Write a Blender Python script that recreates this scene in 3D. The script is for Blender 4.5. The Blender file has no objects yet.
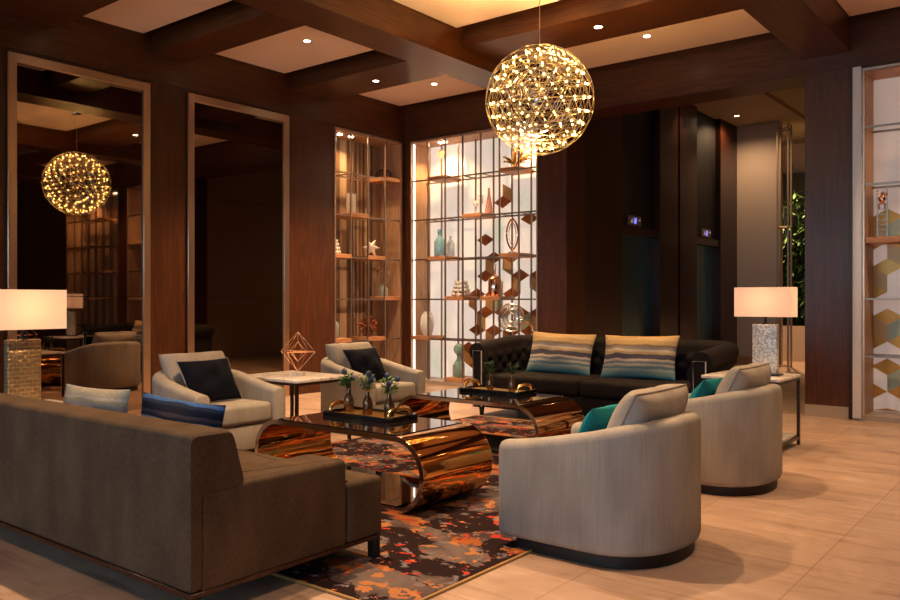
import bpy, bmesh, math, random
from mathutils import Vector, Matrix
C = bpy.context.scene.collection
PI = math.pi
R = random.Random(7)

# ------------------------------------------------------------------ scene settings
sc = bpy.context.scene
sc.view_settings.view_transform = 'Standard'
sc.view_settings.look = 'None'
sc.view_settings.gamma = 1
sc.view_settings.use_curve_mapping = False
sc.view_settings.exposure = 0.5
# ------------------------------------------------------------------ camera
CH = 1.25
TH = math.atan(635 / 805.0)
cam = bpy.data.cameras.new('camera'); cam.sensor_width = 36; cam.lens = 36 * 805 / 900.0
co = bpy.data.objects.new('camera', cam); C.objects.link(co)
co.location = (0, 0, CH); co.rotation_euler = (PI / 2, 0, TH)
cam.clip_start = 0.05
sc.camera = co

# ------------------------------------------------------------------ materials
def new_mat(name):
    m = bpy.data.materials.new(name); m.use_nodes = True
    nt = m.node_tree; nt.nodes.clear()
    out = nt.nodes.new('ShaderNodeOutputMaterial')
    b = nt.nodes.new('ShaderNodeBsdfPrincipled')
    nt.links.new(b.outputs[0], out.inputs[0])
    return m, nt, b, out
def plain(name, col, rough=0.5, metal=0.0, emit=None, es=0.0, trans=0.0, ior=1.45, coat=0.0, sheen=0.0, alpha=1.0):
    m, nt, b, out = new_mat(name)
    b.inputs['Base Color'].default_value = (*col, 1)
    b.inputs['Roughness'].default_value = rough
    b.inputs['Metallic'].default_value = metal
    b.inputs['Transmission Weight'].default_value = trans
    b.inputs['IOR'].default_value = ior
    b.inputs['Coat Weight'].default_value = coat
    b.inputs['Sheen Weight'].default_value = sheen
    b.inputs['Alpha'].default_value = alpha
    if emit:
        b.inputs['Emission Color'].default_value = (*emit, 1)
        b.inputs['Emission Strength'].default_value = es
    return m
def N(nt, t, **kw):
    n = nt.nodes.new(t)
    for k, v in kw.items():
        if k in n.inputs: n.inputs[k].default_value = v
        else: setattr(n, k, v)
    return n
def coords(nt, scale=(1, 1, 1), rot=(0, 0, 0), loc=(0, 0, 0), src='Object'):
    tc = nt.nodes.new('ShaderNodeTexCoord'); mp = nt.nodes.new('ShaderNodeMapping')
    mp.inputs['Scale'].default_value = scale; mp.inputs['Rotation'].default_value = rot; mp.inputs['Location'].default_value = loc
    nt.links.new(tc.outputs[src], mp.inputs[0]); return mp.outputs[0]
def ramp(nt, fac, stops, interp='LINEAR'):
    r = nt.nodes.new('ShaderNodeValToRGB'); e = r.color_ramp.elements; r.color_ramp.interpolation = interp
    while len(e) < len(stops): e.new(0.5)
    for i, (p, c) in enumerate(stops):
        e[i].position = p; e[i].color = (*c, 1)
    nt.links.new(fac, r.inputs[0]); return r.outputs[0]
def mix(nt, fac, a, b, mode='MIX'):
    m = nt.nodes.new('ShaderNodeMix'); m.data_type = 'RGBA'; m.blend_type = mode
    for sock, v in ((m.inputs[0], fac), (m.inputs[6], a), (m.inputs[7], b)):
        if hasattr(v, 'links'): nt.links.new(v, sock)
        elif isinstance(v, (int, float)): sock.default_value = v
        else: sock.default_value = (*v, 1)
    return m.outputs[2]
def noise(nt, vec, scale, detail=4, rough=0.5, dist=0.0):
    n = N(nt, 'ShaderNodeTexNoise', Scale=scale, Detail=detail, Roughness=rough, Distortion=dist)
    nt.links.new(vec, n.inputs['Vector']); return n.outputs['Fac']
def bump(nt, b, h, strength=0.2, dist=0.01):
    n = N(nt, 'ShaderNodeBump', Strength=strength, Distance=dist)
    nt.links.new(h, n.inputs['Height']); nt.links.new(n.outputs[0], b.inputs['Normal'])

def wood(name, dark, light, axis='z', rough=0.45, coat=0.32):
    m, nt, b, out = new_mat(name)
    s1 = {'z': (5, 5, .35), 'x': (.35, 5, 5), 'y': (5, .35, 5)}[axis]
    s2 = {'z': (70, 70, 2), 'x': (2, 70, 70), 'y': (70, 2, 70)}[axis]
    v1 = coords(nt, s1); v2 = coords(nt, s2)
    n1 = noise(nt, v1, 1.2, 3, .5, .6)
    w = N(nt, 'ShaderNodeMath', operation='SINE'); mu = N(nt, 'ShaderNodeMath', operation='MULTIPLY'); mu.inputs[1].default_value = 42
    nt.links.new(n1, mu.inputs[0]); nt.links.new(mu.outputs[0], w.inputs[0])
    n2 = noise(nt, v2, 1.5, 4, .6)
    c1 = ramp(nt, w.outputs[0], [(0.0, dark), (0.9, light)])
    c2 = ramp(nt, n2, [(.3, tuple(x * .55 for x in dark)), (.6, tuple(x * 1.25 for x in light))])
    col = mix(nt, .55, c1, c2)
    nt.links.new(col, b.inputs['Base Color'])
    b.inputs['Roughness'].default_value = rough; b.inputs['Coat Weight'].default_value = coat; b.inputs['Coat Roughness'].default_value = .25; b.inputs['Specular IOR Level'].default_value = .3
    bump(nt, b, n2, .12, .004)
    return m
WD, WL = (.042, .0112, .0020), (.084, .0235, .0045)
M = {}
M['wood_v'] = wood('walnut_vertical', WD, WL, 'z')
M['wood_x'] = wood('walnut_along_x', WD, WL, 'x')
M['wood_y'] = wood('walnut_along_y', WD, WL, 'y')
M['wood_dark'] = wood('espresso_panel', (.024, .006, .003), (.046, .013, .006), 'z', .3, .2)
M['wood_shelf'] = wood('oak_shelf', (.40, .18, .08), (.55, .27, .13), 'x', .45, 0)
M['wood_niche'] = wood('niche_side', (.32, .18, .10), (.45, .27, .16), 'z', .5, 0)
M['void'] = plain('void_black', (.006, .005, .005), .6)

def travertine():
    m, nt, b, out = new_mat('travertine_floor')
    v = coords(nt, (1.1, .55, 1)); n1 = noise(nt, v, 2.2, 8, .62, 1.3)
    v2 = coords(nt, (.55, 3.4, 1), (0, 0, .22)); n2 = noise(nt, v2, 2.4, 7, .6, .9)
    c1 = ramp(nt, n1, [(.30, (.31, .20, .145)), (.52, (.47, .325, .24)), (.72, (.60, .44, .34))])
    c2 = ramp(nt, n2, [(.36, (.25, .150, .105)), (.47, (.46, .315, .235)), (.56, (.46, .31, .23)), (.66, (.60, .44, .34))])
    col = mix(nt, .55, c1, c2)
    br = N(nt, 'ShaderNodeTexBrick', Scale=1.0); br.inputs['Mortar Size'].default_value = .004; br.inputs['Mortar Smooth'].default_value = .3
    br.inputs['Brick Width'].default_value = 1.2; br.inputs['Row Height'].default_value = .8
    br.inputs['Color1'].default_value = (1, 1, 1, 1); br.inputs['Color2'].default_value = (.86, .86, .86, 1); br.inputs['Mortar'].default_value = (.62, .58, .55, 1)
    nt.links.new(coords(nt, (1, 1, 1), (0, 0, PI / 2), (.28, .2, 0)), br.inputs['Vector'])
    col = mix(nt, 1.0, col, br.outputs['Color'], 'MULTIPLY')
    nt.links.new(col, b.inputs['Base Color'])
    b.inputs['Roughness'].default_value = .33; b.inputs['Specular IOR Level'].default_value = .35
    return m
M['floor'] = travertine()
M['stone'] = plain('limestone_base', (.38, .31, .26), .45)

def plaster():
    m, nt, b, out = new_mat('ceiling_plaster')
    n = noise(nt, coords(nt), 1.5, 3)
    nt.links.new(ramp(nt, n, [(.3, (.88, .68, .58)), (.7, (.92, .72, .62))]), b.inputs['Base Color'])
    b.inputs['Roughness'].default_value = .8
    return m
M['plaster'] = plaster()
M['beige_wall'] = plain('beige_wall_panel', (.50, .40, .32), .6)
M['lobby_ceiling'] = plain('lobby_plaster', (.42, .31, .21), .7)

def mirror_mat():
    m, nt, b, out = new_mat('bronze_mirror')
    b.inputs['Base Color'].default_value = (.30, .235, .19, 1); b.inputs['Metallic'].default_value = 1; b.inputs['Roughness'].default_value = .02
    return m
M['mirror'] = mirror_mat()
def brushed(name, col, rough):
    m, nt, b, out = new_mat(name)
    n = noise(nt, coords(nt, (2, 2, 120)), 2, 2)
    b.inputs['Base Color'].default_value = (*col, 1); b.inputs['Metallic'].default_value = 1
    nt.links.new(ramp(nt, n, [(.3, (rough * .7,) * 3), (.7, (rough * 1.3,) * 3)]), b.inputs['Roughness'])
    return m
M['pale_bronze'] = plain('pale_bronze_paint', (.42, .31, .21), .4, .4)
M['bronze'] = plain('brushed_bronze', (.66, .48, .35), .33, 1)
M['steel'] = plain('polished_steel', (.62, .6, .58), .2, 1)
M['nickel'] = plain('pale_nickel_trim', (.72, .70, .68), .35, .3)
M['rod'] = plain('bronze_rod', (.33, .25, .19), .35, 1)
M['alu'] = plain('satin_aluminium', (.80, .80, .80), .5, .15)
M['copper'] = plain('copper_mirror', (.74, .37, .12), .05, 1)
M['rim'] = plain('polished_copper_rim', (.80, .66, .56), .14, 1)
M['gold'] = plain('polished_gold', (.95, .62, .20), .18, 1)
M['gold_tray'] = plain('gold_leaf', (.85, .52, .12), .3, 1)
M['black_gloss'] = plain('black_lacquer', (.006, .006, .007), .06, 0, coat=.5)
M['black_glass'] = plain('smoked_glass_top', (.012, .009, .008), .03, 0, coat=1)
M['black_matte'] = plain('black_plinth', (.008, .007, .007), .5)
M['dark_metal'] = plain('dark_bronze_metal', (.06, .035, .025), .35, .8)
M['white_ceramic'] = plain('white_ceramic', (.78, .76, .72), .3)
M['bronze_vase'] = plain('bronze_vase', (.22, .13, .08), .22, .9)
M['copper_bottle'] = plain('copper_bottle', (.85, .52, .36), .15, 1)
M['leaf'] = plain('green_leaf', (.07, .15, .035), .6)
M['leaf_dark'] = plain('dark_green_leaf', (.02, .05, .02), .6)
M['thistle'] = plain('blue_thistle', (.05, .06, .13), .8)
M['bud'] = plain('cream_bud', (.62, .5, .18), .7)
M['coral'] = plain('rust_coral', (.28, .08, .04), .7)
M['twig'] = plain('dry_twig', (.30, .17, .11), .8)
M['clearglass'] = plain('clear_glass', (.92, .95, .95), .03, 0, alpha=.38, coat=1)
M['blueglass'] = plain('blue_glass', (.20, .48, .58), .05, 0, alpha=.72, coat=1)
M['paleglass'] = plain('pale_grey_glass', (.50, .60, .60), .05, 0, alpha=.5, coat=1)
M['greenglass'] = plain('sea_green_glass', (.22, .42, .36), .05, 0, alpha=.72, coat=1)
M['pinkglass'] = plain('amber_pink_glass', (.70, .30, .18), .08, 0, alpha=.7, coat=1)
M['amber'] = plain('amber_glass', (.85, .48, .16), .08, 0, alpha=.75, coat=1)
M['silver'] = plain('antique_silver', (.66, .64, .60), .28, 1)
M['rosegold'] = plain('rose_gold_wire', (.78, .42, .26), .25, 1)
M['lamp_black'] = plain('lamp_neck', (.01, .009, .008), .3)
M['bulb'] = plain('led_bulb', (1, .8, .4), .4, emit=(1, .60, .17), es=26)
M['lens'] = plain('downlight_lens', (1, .9, .8), .4, emit=(1, .78, .52), es=22)
M['ring'] = plain('downlight_ring', (.55, .42, .32), .4, .5)
M['chrome_wire'] = plain('steel_wire', (.85, .72, .5), .3, 1)
M['chrome'] = plain('chrome_plate', (.8, .8, .8), .08, 1)

def fabric(name, a, b_, streak=(72, 72, 2), rough=.9, sheen=.0, bstr=.3):
    m, nt, b, out = new_mat(name)
    n1 = noise(nt, coords(nt, streak), 1.6, 4, .65); n2 = noise(nt, coords(nt, (3, 3, 1.5)), 2, 3)
    c = ramp(nt, n1, [(.33, a), (.66, b_)])
    c = mix(nt, .35, c, ramp(nt, n2, [(.35, tuple(x * .75 for x in a)), (.65, tuple(min(1, x * 1.1) for x in b_))]))
    nt.links.new(c, b.inputs['Base Color']); b.inputs['Roughness'].default_value = rough; b.inputs['Sheen Weight'].default_value = sheen; b.inputs['Specular IOR Level'].default_value = .12
    bump(nt, b, n1, bstr, .003)
    return m
M['chair'] = fabric('grey_linen', (.275, .25, .222), (.36, .332, .298))
M['chair_cush'] = fabric('grey_linen_cushion', (.29, .258, .226), (.39, .35, .31), (60, 60, 60), bstr=.15)
M['sofa'] = fabric('taupe_velvet', (.046, .030, .019), (.108, .072, .046), (120, 120, 28), .8, .0)
M['navy'] = fabric('navy_velvet', (.0016, .0024, .007), (.0035, .005, .013), (80, 80, 80), .9, .0)
M['teal'] = fabric('teal_velvet', (.010, .17, .20), (.018, .24, .28), (70, 70, 70), .85, .0)
M['black_velvet'] = fabric('charcoal_velvet', (.009, .007, .0075), (.017, .0125, .012), (50, 50, 50), .8, .0, .08)
M['piping'] = fabric('linen_piping', (.24, .2, .17), (.3, .26, .22), (60, 60, 60))
M['navy_piping'] = plain('grey_piping', (.22, .22, .25), .7)

def stripes(name, palette, per_m, seed=0.0, top=None, bottom=None):
    """woven stripes across the cushion's own height (local z): each yarn row takes a colour of its own"""
    m, nt, b, out = new_mat(name)
    tc = nt.nodes.new('ShaderNodeTexCoord'); sep = nt.nodes.new('ShaderNodeSeparateXYZ'); nt.links.new(tc.outputs['Object'], sep.inputs[0])
    wob = noise(nt, coords(nt, (3.5, 0, 4), (0, 0, 0), (seed,) * 3), 2.0, 2)
    a = N(nt, 'ShaderNodeMath', operation='MULTIPLY_ADD'); nt.links.new(sep.outputs[2], a.inputs[0]); a.inputs[1].default_value = per_m
    w2 = N(nt, 'ShaderNodeMath', operation='MULTIPLY_ADD'); nt.links.new(wob, w2.inputs[0]); w2.inputs[1].default_value = 1.6; w2.inputs[2].default_value = seed * 7.3
    nt.links.new(w2.outputs[0], a.inputs[2])
    fl = N(nt, 'ShaderNodeMath', operation='FLOOR'); nt.links.new(a.outputs[0], fl.inputs[0])
    wn = nt.nodes.new('ShaderNodeTexWhiteNoise'); wn.noise_dimensions = '1D'; nt.links.new(fl.outputs[0], wn.inputs['W'])
    col = ramp(nt, wn.outputs['Value'], [(k / len(palette), c) for k, c in enumerate(palette)], 'CONSTANT')
    if top:
        g = nt.nodes.new('ShaderNodeSeparateXYZ'); nt.links.new(tc.outputs['Generated'], g.inputs[0])
        ft = N(nt, 'ShaderNodeMapRange'); nt.links.new(g.outputs[2], ft.inputs[0]); ft.inputs[1].default_value = .55; ft.inputs[2].default_value = 1.0; ft.inputs[3].default_value = 0; ft.inputs[4].default_value = .75
        col = mix(nt, ft.outputs[0], col, top)
        fb = N(nt, 'ShaderNodeMapRange'); nt.links.new(g.outputs[2], fb.inputs[0]); fb.inputs[1].default_value = .38; fb.inputs[2].default_value = .05; fb.inputs[3].default_value = 0; fb.inputs[4].default_value = .85
        col = mix(nt, fb.outputs[0], col, bottom)
    br = noise(nt, coords(nt, (25, 0, 160)), 1.5, 2)
    col = mix(nt, .5, col, ramp(nt, br, [(.35, (.45, .45, .48)), (.6, (1, 1, 1))]), 'MULTIPLY')
    nt.links.new(col, b.inputs['Base Color']); b.inputs['Roughness'].default_value = .9; b.inputs['Specular IOR Level'].default_value = .12
    bump(nt, b, br, .4, .004)
    return m
M['stripe_gold'] = stripes('gold_teal_stripe', [(.58, .47, .36), (.50, .36, .20), (.10, .09, .13), (.62, .52, .42), (.36, .30, .33), (.60, .40, .16), (.20, .22, .28), (.55, .46, .38)], 40, 1.7, (.62, .40, .14), (.03, .24, .28))
M['stripe_pale'] = stripes('pale_stripe', [(.46, .39, .33), (.36, .32, .24), (.07, .16, .32), (.44, .38, .32), (.30, .30, .31), (.10, .12, .17), (.48, .42, .36), (.33, .31, .22)], 62, 2.3)
M['stripe_blue'] = stripes('blue_stripe', [(.03, .09, .26), (.012, .014, .03), (.12, .26, .46), (.02, .03, .06), (.30, .32, .38), (.05, .12, .30), (.06, .05, .07), (.20, .30, .44)], 62, 4.1)
def rug_mat():
    m, nt, b, out = new_mat('abstract_rug')
    v = coords(nt, (.8, 1.0, 1)); 
    def layer(scale, off, lo, dist=.35, det=5):
        n = noise(nt, coords(nt, (1.5, 1.9, 1), (0, 0, .3), (off, off * 1.7, 0)), scale, det, .58, dist)
        return ramp(nt, n, [(0, (0, 0, 0)), (lo, (0, 0, 0)), (lo + .012, (1, 1, 1))])
    col = ramp(nt, noise(nt, v, 3.0, 5, .6, .5), [(.35, (.055, .036, .038)), (.5, (.092, .068, .068)), (.62, (.14, .108, .10))])
    col = mix(nt, layer(2.6, 11, .545), col, (.30, .09, .026))
    col = mix(nt, layer(4.5, 31, .575), col, (.36, .155, .06))
    col = mix(nt, layer(1.7, 3, .492), col, (.018, .008, .009))
    col = mix(nt, layer(5.5, 17, .622), col, (.40, .045, .026))
    col = mix(nt, layer(7.5, 23, .61), col, (.16, .14, .165))
    col = mix(nt, layer(9, 47, .645), col, (.48, .17, .07))
    nt.links.new(col, b.inputs['Base Color']); b.inputs['Roughness'].default_value = .95; b.inputs['Specular IOR Level'].default_value = .1
    bump(nt, b, noise(nt, coords(nt, (300, 300, 300)), 1, 2), .5, .004)
    return m
M['rug'] = rug_mat()
M['rug_edge'] = plain('rug_binding', (.34, .20, .07), .8)

def marble():
    m, nt, b, out = new_mat('white_marble')
    n = noise(nt, coords(nt, (1, 2.5, 1)), 4, 8, .65, 1.6)
    nt.links.new(ramp(nt, n, [(.38, (.42, .37, .34)), (.47, (.70, .64, .60)), (.7, (.78, .72, .68))]), b.inputs['Base Color'])
    b.inputs['Roughness'].default_value = .22
    return m
M['marble'] = marble()

def hammered():
    m, nt, b, out = new_mat('hammered_silver_leaf')
    vo = N(nt, 'ShaderNodeTexVoronoi', Scale=38.0, feature='DISTANCE_TO_EDGE')
    nt.links.new(coords(nt, (1, 1, 1)), vo.inputs['Vector'])
    n = noise(nt, coords(nt), 55, 4)
    c = ramp(nt, n, [(.35, (.42, .39, .34)), (.6, (.86, .84, .80))])
    nt.links.new(c, b.inputs['Base Color']); b.inputs['Metallic'].default_value = .35; b.inputs['Roughness'].default_value = .33
    ad = N(nt, 'ShaderNodeMath', operation='MULTIPLY_ADD'); nt.links.new(n, ad.inputs[0]); ad.inputs[1].default_value = .3; nt.links.new(vo.outputs['Distance'], ad.inputs[2])
    bump(nt, b, ad.outputs[0], .5, .015)
    return m
def hammered_bronze():
    m, nt, b, out = new_mat('hammered_bronze_brick')
    br = N(nt, 'ShaderNodeTexBrick', Scale=1.0); br.inputs['Brick Width'].default_value = .05; br.inputs['Row Height'].default_value = .026; br.inputs['Mortar Size'].default_value = .002
    br.inputs['Color1'].default_value = (.30, .20, .10, 1); br.inputs['Color2'].default_value = (.40, .28, .15, 1); br.inputs['Mortar'].default_value = (.62, .48, .3, 1)
    nt.links.new(coords(nt, (1, 1, 1), (PI / 2, 0, 0), (0, 0, 0)), br.inputs['Vector'])
    n = noise(nt, coords(nt), 40, 4)
    c = mix(nt, .18, br.outputs['Color'], ramp(nt, n, [(.3, (.18, .12, .06)), (.7, (.5, .36, .2))]))
    nt.links.new(c, b.inputs['Base Color']); b.inputs['Metallic'].default_value = .75; b.inputs['Roughness'].default_value = .36
    bump(nt, b, n, .6, .02)
    return m
M['hammered'] = hammered()
M['hammered_bronze'] = hammered_bronze()

def shade_mat():
    m, nt, b, out = new_mat('linen_lampshade')
    nt.nodes.remove(b)
    d = N(nt, 'ShaderNodeBsdfDiffuse'); d.inputs[0].default_value = (.80, .68, .55, 1)
    t = N(nt, 'ShaderNodeBsdfTranslucent'); t.inputs[0].default_value = (.90, .74, .62, 1)
    mx = N(nt, 'ShaderNodeMixShader'); mx.inputs[0].default_value = .6
    nt.links.new(d.outputs[0], mx.inputs[1]); nt.links.new(t.outputs[0], mx.inputs[2])
    e = N(nt, 'ShaderNodeEmission'); e.inputs[0].default_value = (1, .68, .50, 1); e.inputs[1].default_value = .15
    ad = N(nt, 'ShaderNodeAddShader'); nt.links.new(mx.outputs[0], ad.inputs[0]); nt.links.new(e.outputs[0], ad.inputs[1])
    nt.links.new(ad.outputs[0], out.inputs[0])
    return m
M['shade'] = shade_mat()

def backlit(name, col, es, green=0.0):
    m, nt, b, out = new_mat(name)
    n = noise(nt, coords(nt, (1.2, 1.2, .8)), 2.2, 3)
    c = ramp(nt, n, [(.35, col), (.62, tuple(x * .92 for x in col)), (.72, (col[0] * (1 - .35 * green), col[1] * (1 - .08 * green), col[2] * (1 - .3 * green)))])
    b.inputs['Base Color'].default_value = (.6, .55, .5, 1); b.inputs['Roughness'].default_value = .35
    nt.links.new(c, b.inputs['Emission Color']); b.inputs['Emission Strength'].default_value = es
    return m
M['panel_white'] = backlit('backlit_frosted_glass', (1, .86, .72), .42, 1)
M['panel_soft'] = backlit('softly_backlit_glass', (1, .74, .62), .16, 0)
M['tile_brown'] = plain('tile_rust_brown', (.34, .105, .025), .35, .2)
M['tile_tan'] = plain('tile_tan_gold', (.56, .33, .13), .35, .2)
M['tile_gold'] = plain('tile_gold', (.62, .32, .06), .3, .3)
M['tile_mint'] = plain('tile_mint', (.42, .52, .38), .3)
def slat_mat():
    m, nt, b, out = new_mat('vertical_slat_panel')
    w = N(nt, 'ShaderNodeTexNoise', Scale=1.0, Detail=0.0); nt.links.new(coords(nt, (9, 0, 0)), w.inputs['Vector'])
    c = ramp(nt, w.outputs['Fac'], [(.38, (.14, .07, .035)), (.48, (.40, .27, .18)), (.58, (.46, .33, .24)), (.66, (.18, .09, .045))], 'CONSTANT')
    nt.links.new(c, b.inputs['Base Color']); b.inputs['Roughness'].default_value = .5
    return m
M['slats'] = slat_mat()
M['elevator_door'] = plain('teal_steel_door', (.09, .19, .215), .25, .5)
M['led_blue'] = plain('led_blue', (.1, .12, .6), .5, emit=(.10, .14, 1), es=.7)
M['led_white'] = plain('led_white', (1, 1, 1), .5, emit=(1, .8, .65), es=.16)
M['display'] = plain('indicator_plate', (.34, .25, .20), .4, .3)
M['frosted'] = plain('window_glass', (.8, .86, .9), .05, alpha=.25)

# ------------------------------------------------------------------ mesh helpers
def bx(bm, x0, x1, y0, y1, z0, z1, bev=0.0, seg=2, mi=0):
    vs = [bm.verts.new((x, y, z)) for x in (x0, x1) for y in (y0, y1) for z in (z0, z1)]
    fs = []
    for q in ((0, 1, 3, 2), (4, 6, 7, 5), (0, 4, 5, 1), (2, 3, 7, 6), (0, 2, 6, 4), (1, 5, 7, 3)):
        f = bm.faces.new([vs[i] for i in q]); f.material_index = mi; fs.append(f)
    if bev > 0:
        es = list({e for f in fs for e in f.edges})
        bmesh.ops.bevel(bm, geom=es, offset=bev, segments=seg, profile=.5, affect='EDGES')
    return vs
def loft(bm, rings, closed=True, cap=True, mi=0):
    vr = [[bm.verts.new(p) for p in r] for r in rings]
    n = len(rings[0])
    for a, b in zip(vr, vr[1:]):
        for i in range(n if closed else n - 1):
            j = (i + 1) % n
            f = bm.faces.new((a[i], a[j], b[j], b[i])); f.material_index = mi
    if cap:
        try:
            bm.faces.new(list(reversed(vr[0]))).material_index = mi; bm.faces.new(vr[-1]).material_index = mi
        except ValueError: pass
    return vr
def lathe(bm, prof, c=(0, 0, 0), n=20, mi=0, cap=True):
    rings = [[(c[0] + r * math.cos(2 * PI * k / n), c[1] + r * math.sin(2 * PI * k / n), c[2] + z) for k in range(n)] for r, z in prof]
    return loft(bm, rings, True, cap, mi)
def tube(bm, pts, r, n=6, closed=False, mi=0):
    pts = [Vector(p) for p in pts]; rings = []; m = len(pts)
    up = Vector((0, 0, 1))
    for i, p in enumerate(pts):
        if closed: t = pts[(i + 1) % m] - pts[i - 1]
        else: t = pts[min(i + 1, m - 1)] - pts[max(i - 1, 0)]
        t.normalize()
        u = t.cross(up)
        if u.length < 1e-3: u = t.cross(Vector((1, 0, 0)))
        u.normalize(); w = u.cross(t)
        rr = r[i] if isinstance(r, (list, tuple)) else r
        rings.append([p + (u * math.cos(2 * PI * k / n) + w * math.sin(2 * PI * k / n)) * rr for k in range(n)])
    if closed: rings.append(rings[0])
    loft(bm, rings, True, not closed, mi)
def ball(bm, c, r, seg=10, mi=0, sq=(1, 1, 1)):
    g = bmesh.ops.create_uvsphere(bm, u_segments=seg, v_segments=max(5, seg // 2 + 1), radius=r)
    for v in g['verts']:
        v.co = Vector((v.co.x * sq[0] + c[0], v.co.y * sq[1] + c[1], v.co.z * sq[2] + c[2]))
        for f in v.link_faces: f.material_index = mi
def prism_round(bm, poly, z0, z1, r=.03, seg=4, rb=None, mi=0):
    """upright prism over a counter-clockwise plan with rounded top and bottom edges"""
    n = len(poly); nrm = []
    for i in range(n):
        a, b, c = Vector(poly[i - 1]), Vector(poly[i]), Vector(poly[(i + 1) % n])
        e1 = (b - a).normalized(); e2 = (c - b).normalized()
        n1 = Vector((e1.y, -e1.x)); n2 = Vector((e2.y, -e2.x)); m = n1 + n2
        m = m.normalized() if m.length > 1e-6 else n1
        k = 1 / max(.5, m.dot(n1)); nrm.append(m * k)
    rb = r if rb is None else rb
    rings = []
    for i in range(seg + 1):
        a = PI / 2 * i / seg; o = rb * (1 - math.sin(a)); z = z0 + rb * (1 - math.cos(a))
        rings.append([(p[0] - q.x * o, p[1] - q.y * o, z) for p, q in zip(poly, nrm)])
    for i in range(seg + 1):
        a = PI / 2 * i / seg; o = r * (1 - math.cos(a)); z = z1 - r * (1 - math.sin(a))
        rings.append([(p[0] - q.x * o, p[1] - q.y * o, z) for p, q in zip(poly, nrm)])
    loft(bm, rings, True, True, mi)
def rpoly(x0, x1, y0, y1, r=.03, n=4):
    out = []
    for cx, cy, a0 in ((x1 - r, y0 + r, -PI / 2), (x1 - r, y1 - r, 0), (x0 + r, y1 - r, PI / 2), (x0 + r, y0 + r, PI)):
        for k in range(n + 1):
            a = a0 + PI / 2 * k / n; out.append((cx + r * math.cos(a), cy + r * math.sin(a)))
    return out
def cushion(bm, w, h, t, p=2.6, q=.55, pinch=.06, nu=22, nv=18, seed=0, wrinkle=.006, sag=0.0):
    """soft cushion standing in local xz (width x, height z), thickness y; bottom at z=0"""
    rr = random.Random(seed); ph = [rr.uniform(0, 6) for _ in range(6)]
    def P(u, v, s):
        x = w / 2 * u * (1 - pinch * (1 - v * v) * abs(u)); z = h / 2 * v * (1 - pinch * (1 - u * u) * abs(v))
        th = max(0, (1 - abs(u) ** p) * (1 - abs(v) ** p)) ** q
        y = s * t / 2 * th
        y += s * th * wrinkle * (math.sin(5 * u + 3 * v + ph[0]) + math.sin(7 * v - 4 * u + ph[1]) + .6 * math.sin(13 * u + ph[2]))
        z -= sag * (1 - u * u) * max(0, v)
        return (x, y, z + h / 2)
    us = [math.sin(PI / 2 * (-1 + 2 * i / nu)) for i in range(nu + 1)]; vs = [math.sin(PI / 2 * (-1 + 2 * i / nv)) for i in range(nv + 1)]
    g = {}
    for s in (1, -1):
        for i, u in enumerate(us):
            for j, v in enumerate(vs):
                if s == -1 and (i in (0, nu) or j in (0, nv)): g[s, i, j] = g[1, i, j]
                else: g[s, i, j] = bm.verts.new(P(u, v, s))
    for s in (1, -1):
        for i in range(nu):
            for j in range(nv):
                f = [g[s, i, j], g[s, i + 1, j], g[s, i + 1, j + 1], g[s, i, j + 1]]
                if s == 1: f.reverse()
                bm.faces.new(f)
    per = [(u, -1) for u in us[:-1]] + [(1, v) for v in vs[:-1]] + [(u, 1) for u in reversed(us[1:])] + [(-1, v) for v in reversed(vs[1:])]
    return [P(u, v, 1) for u, v in per]
def obj(name, bm, mats, parent=None, loc=None, rot=None, sharp=40):
    bmesh.ops.recalc_face_normals(bm, faces=bm.faces[:])
    me = bpy.data.meshes.new(name); bm.to_mesh(me); bm.free()
    for p in me.polygons: p.use_smooth = True
    me.set_sharp_from_angle(angle=math.radians(sharp))
    for m in (mats if isinstance(mats, (list, tuple)) else [mats]): me.materials.append(m)
    o = bpy.data.objects.new(name, me); C.objects.link(o)
    if parent: o.parent = parent
    if loc: o.location = loc
    if rot: o.rotation_euler = rot
    return o
def BM(): return bmesh.new()
def tag(o, label, cat, group=None):
    o['label'] = label; o['category'] = cat
    if group: o['group'] = group
    return o
def thing(name, label, cat, loc=(0, 0, 0), rz=0, group=None):
    o = bpy.data.objects.new(name, None); C.objects.link(o); o.empty_display_size = .1
    o.location = loc; o.rotation_euler = (0, 0, rz)
    return tag(o, label, cat, group)
def struct(name, bm, m, parent=None):
    o = obj(name, bm, m, parent)
    if not parent: o['kind'] = 'structure'
    return o
def dup(root, loc, rz, label):
    r = root.copy(); C.objects.link(r); r.location = loc; r.rotation_euler = (0, 0, rz); r['label'] = label
    for ch in list(root.children):
        c = ch.copy(); C.objects.link(c); c.parent = r
        for g in list(ch.children):
            d = g.copy(); C.objects.link(d); d.parent = c
    return r

# ------------------------------------------------------------------ camera-derived helper: where the wall line of sight falls
sT, cT = math.sin(TH), math.cos(TH)
def ray(px): a = (px - 450) / 805.0; return (-sT + a * cT, cT + a * sT)
def xY(px, Y): d = ray(px); return d[0] / d[1] * Y
def yX(px, X): d = ray(px); return d[1] / d[0] * X

# ================================================================== ROOM
XL, YB, ZC = -8.16, 9.22, 4.18
XR, YF = 5.5, -5.0
TOP = 3.64
LV = [3.64 - .595 * k for k in range(7)]     # shelf levels
bm = BM(); bx(bm, XL - .6, XR + .2, YF - .2, 18.6, -.1, 0); struct('floor', bm, M['floor'])
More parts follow.
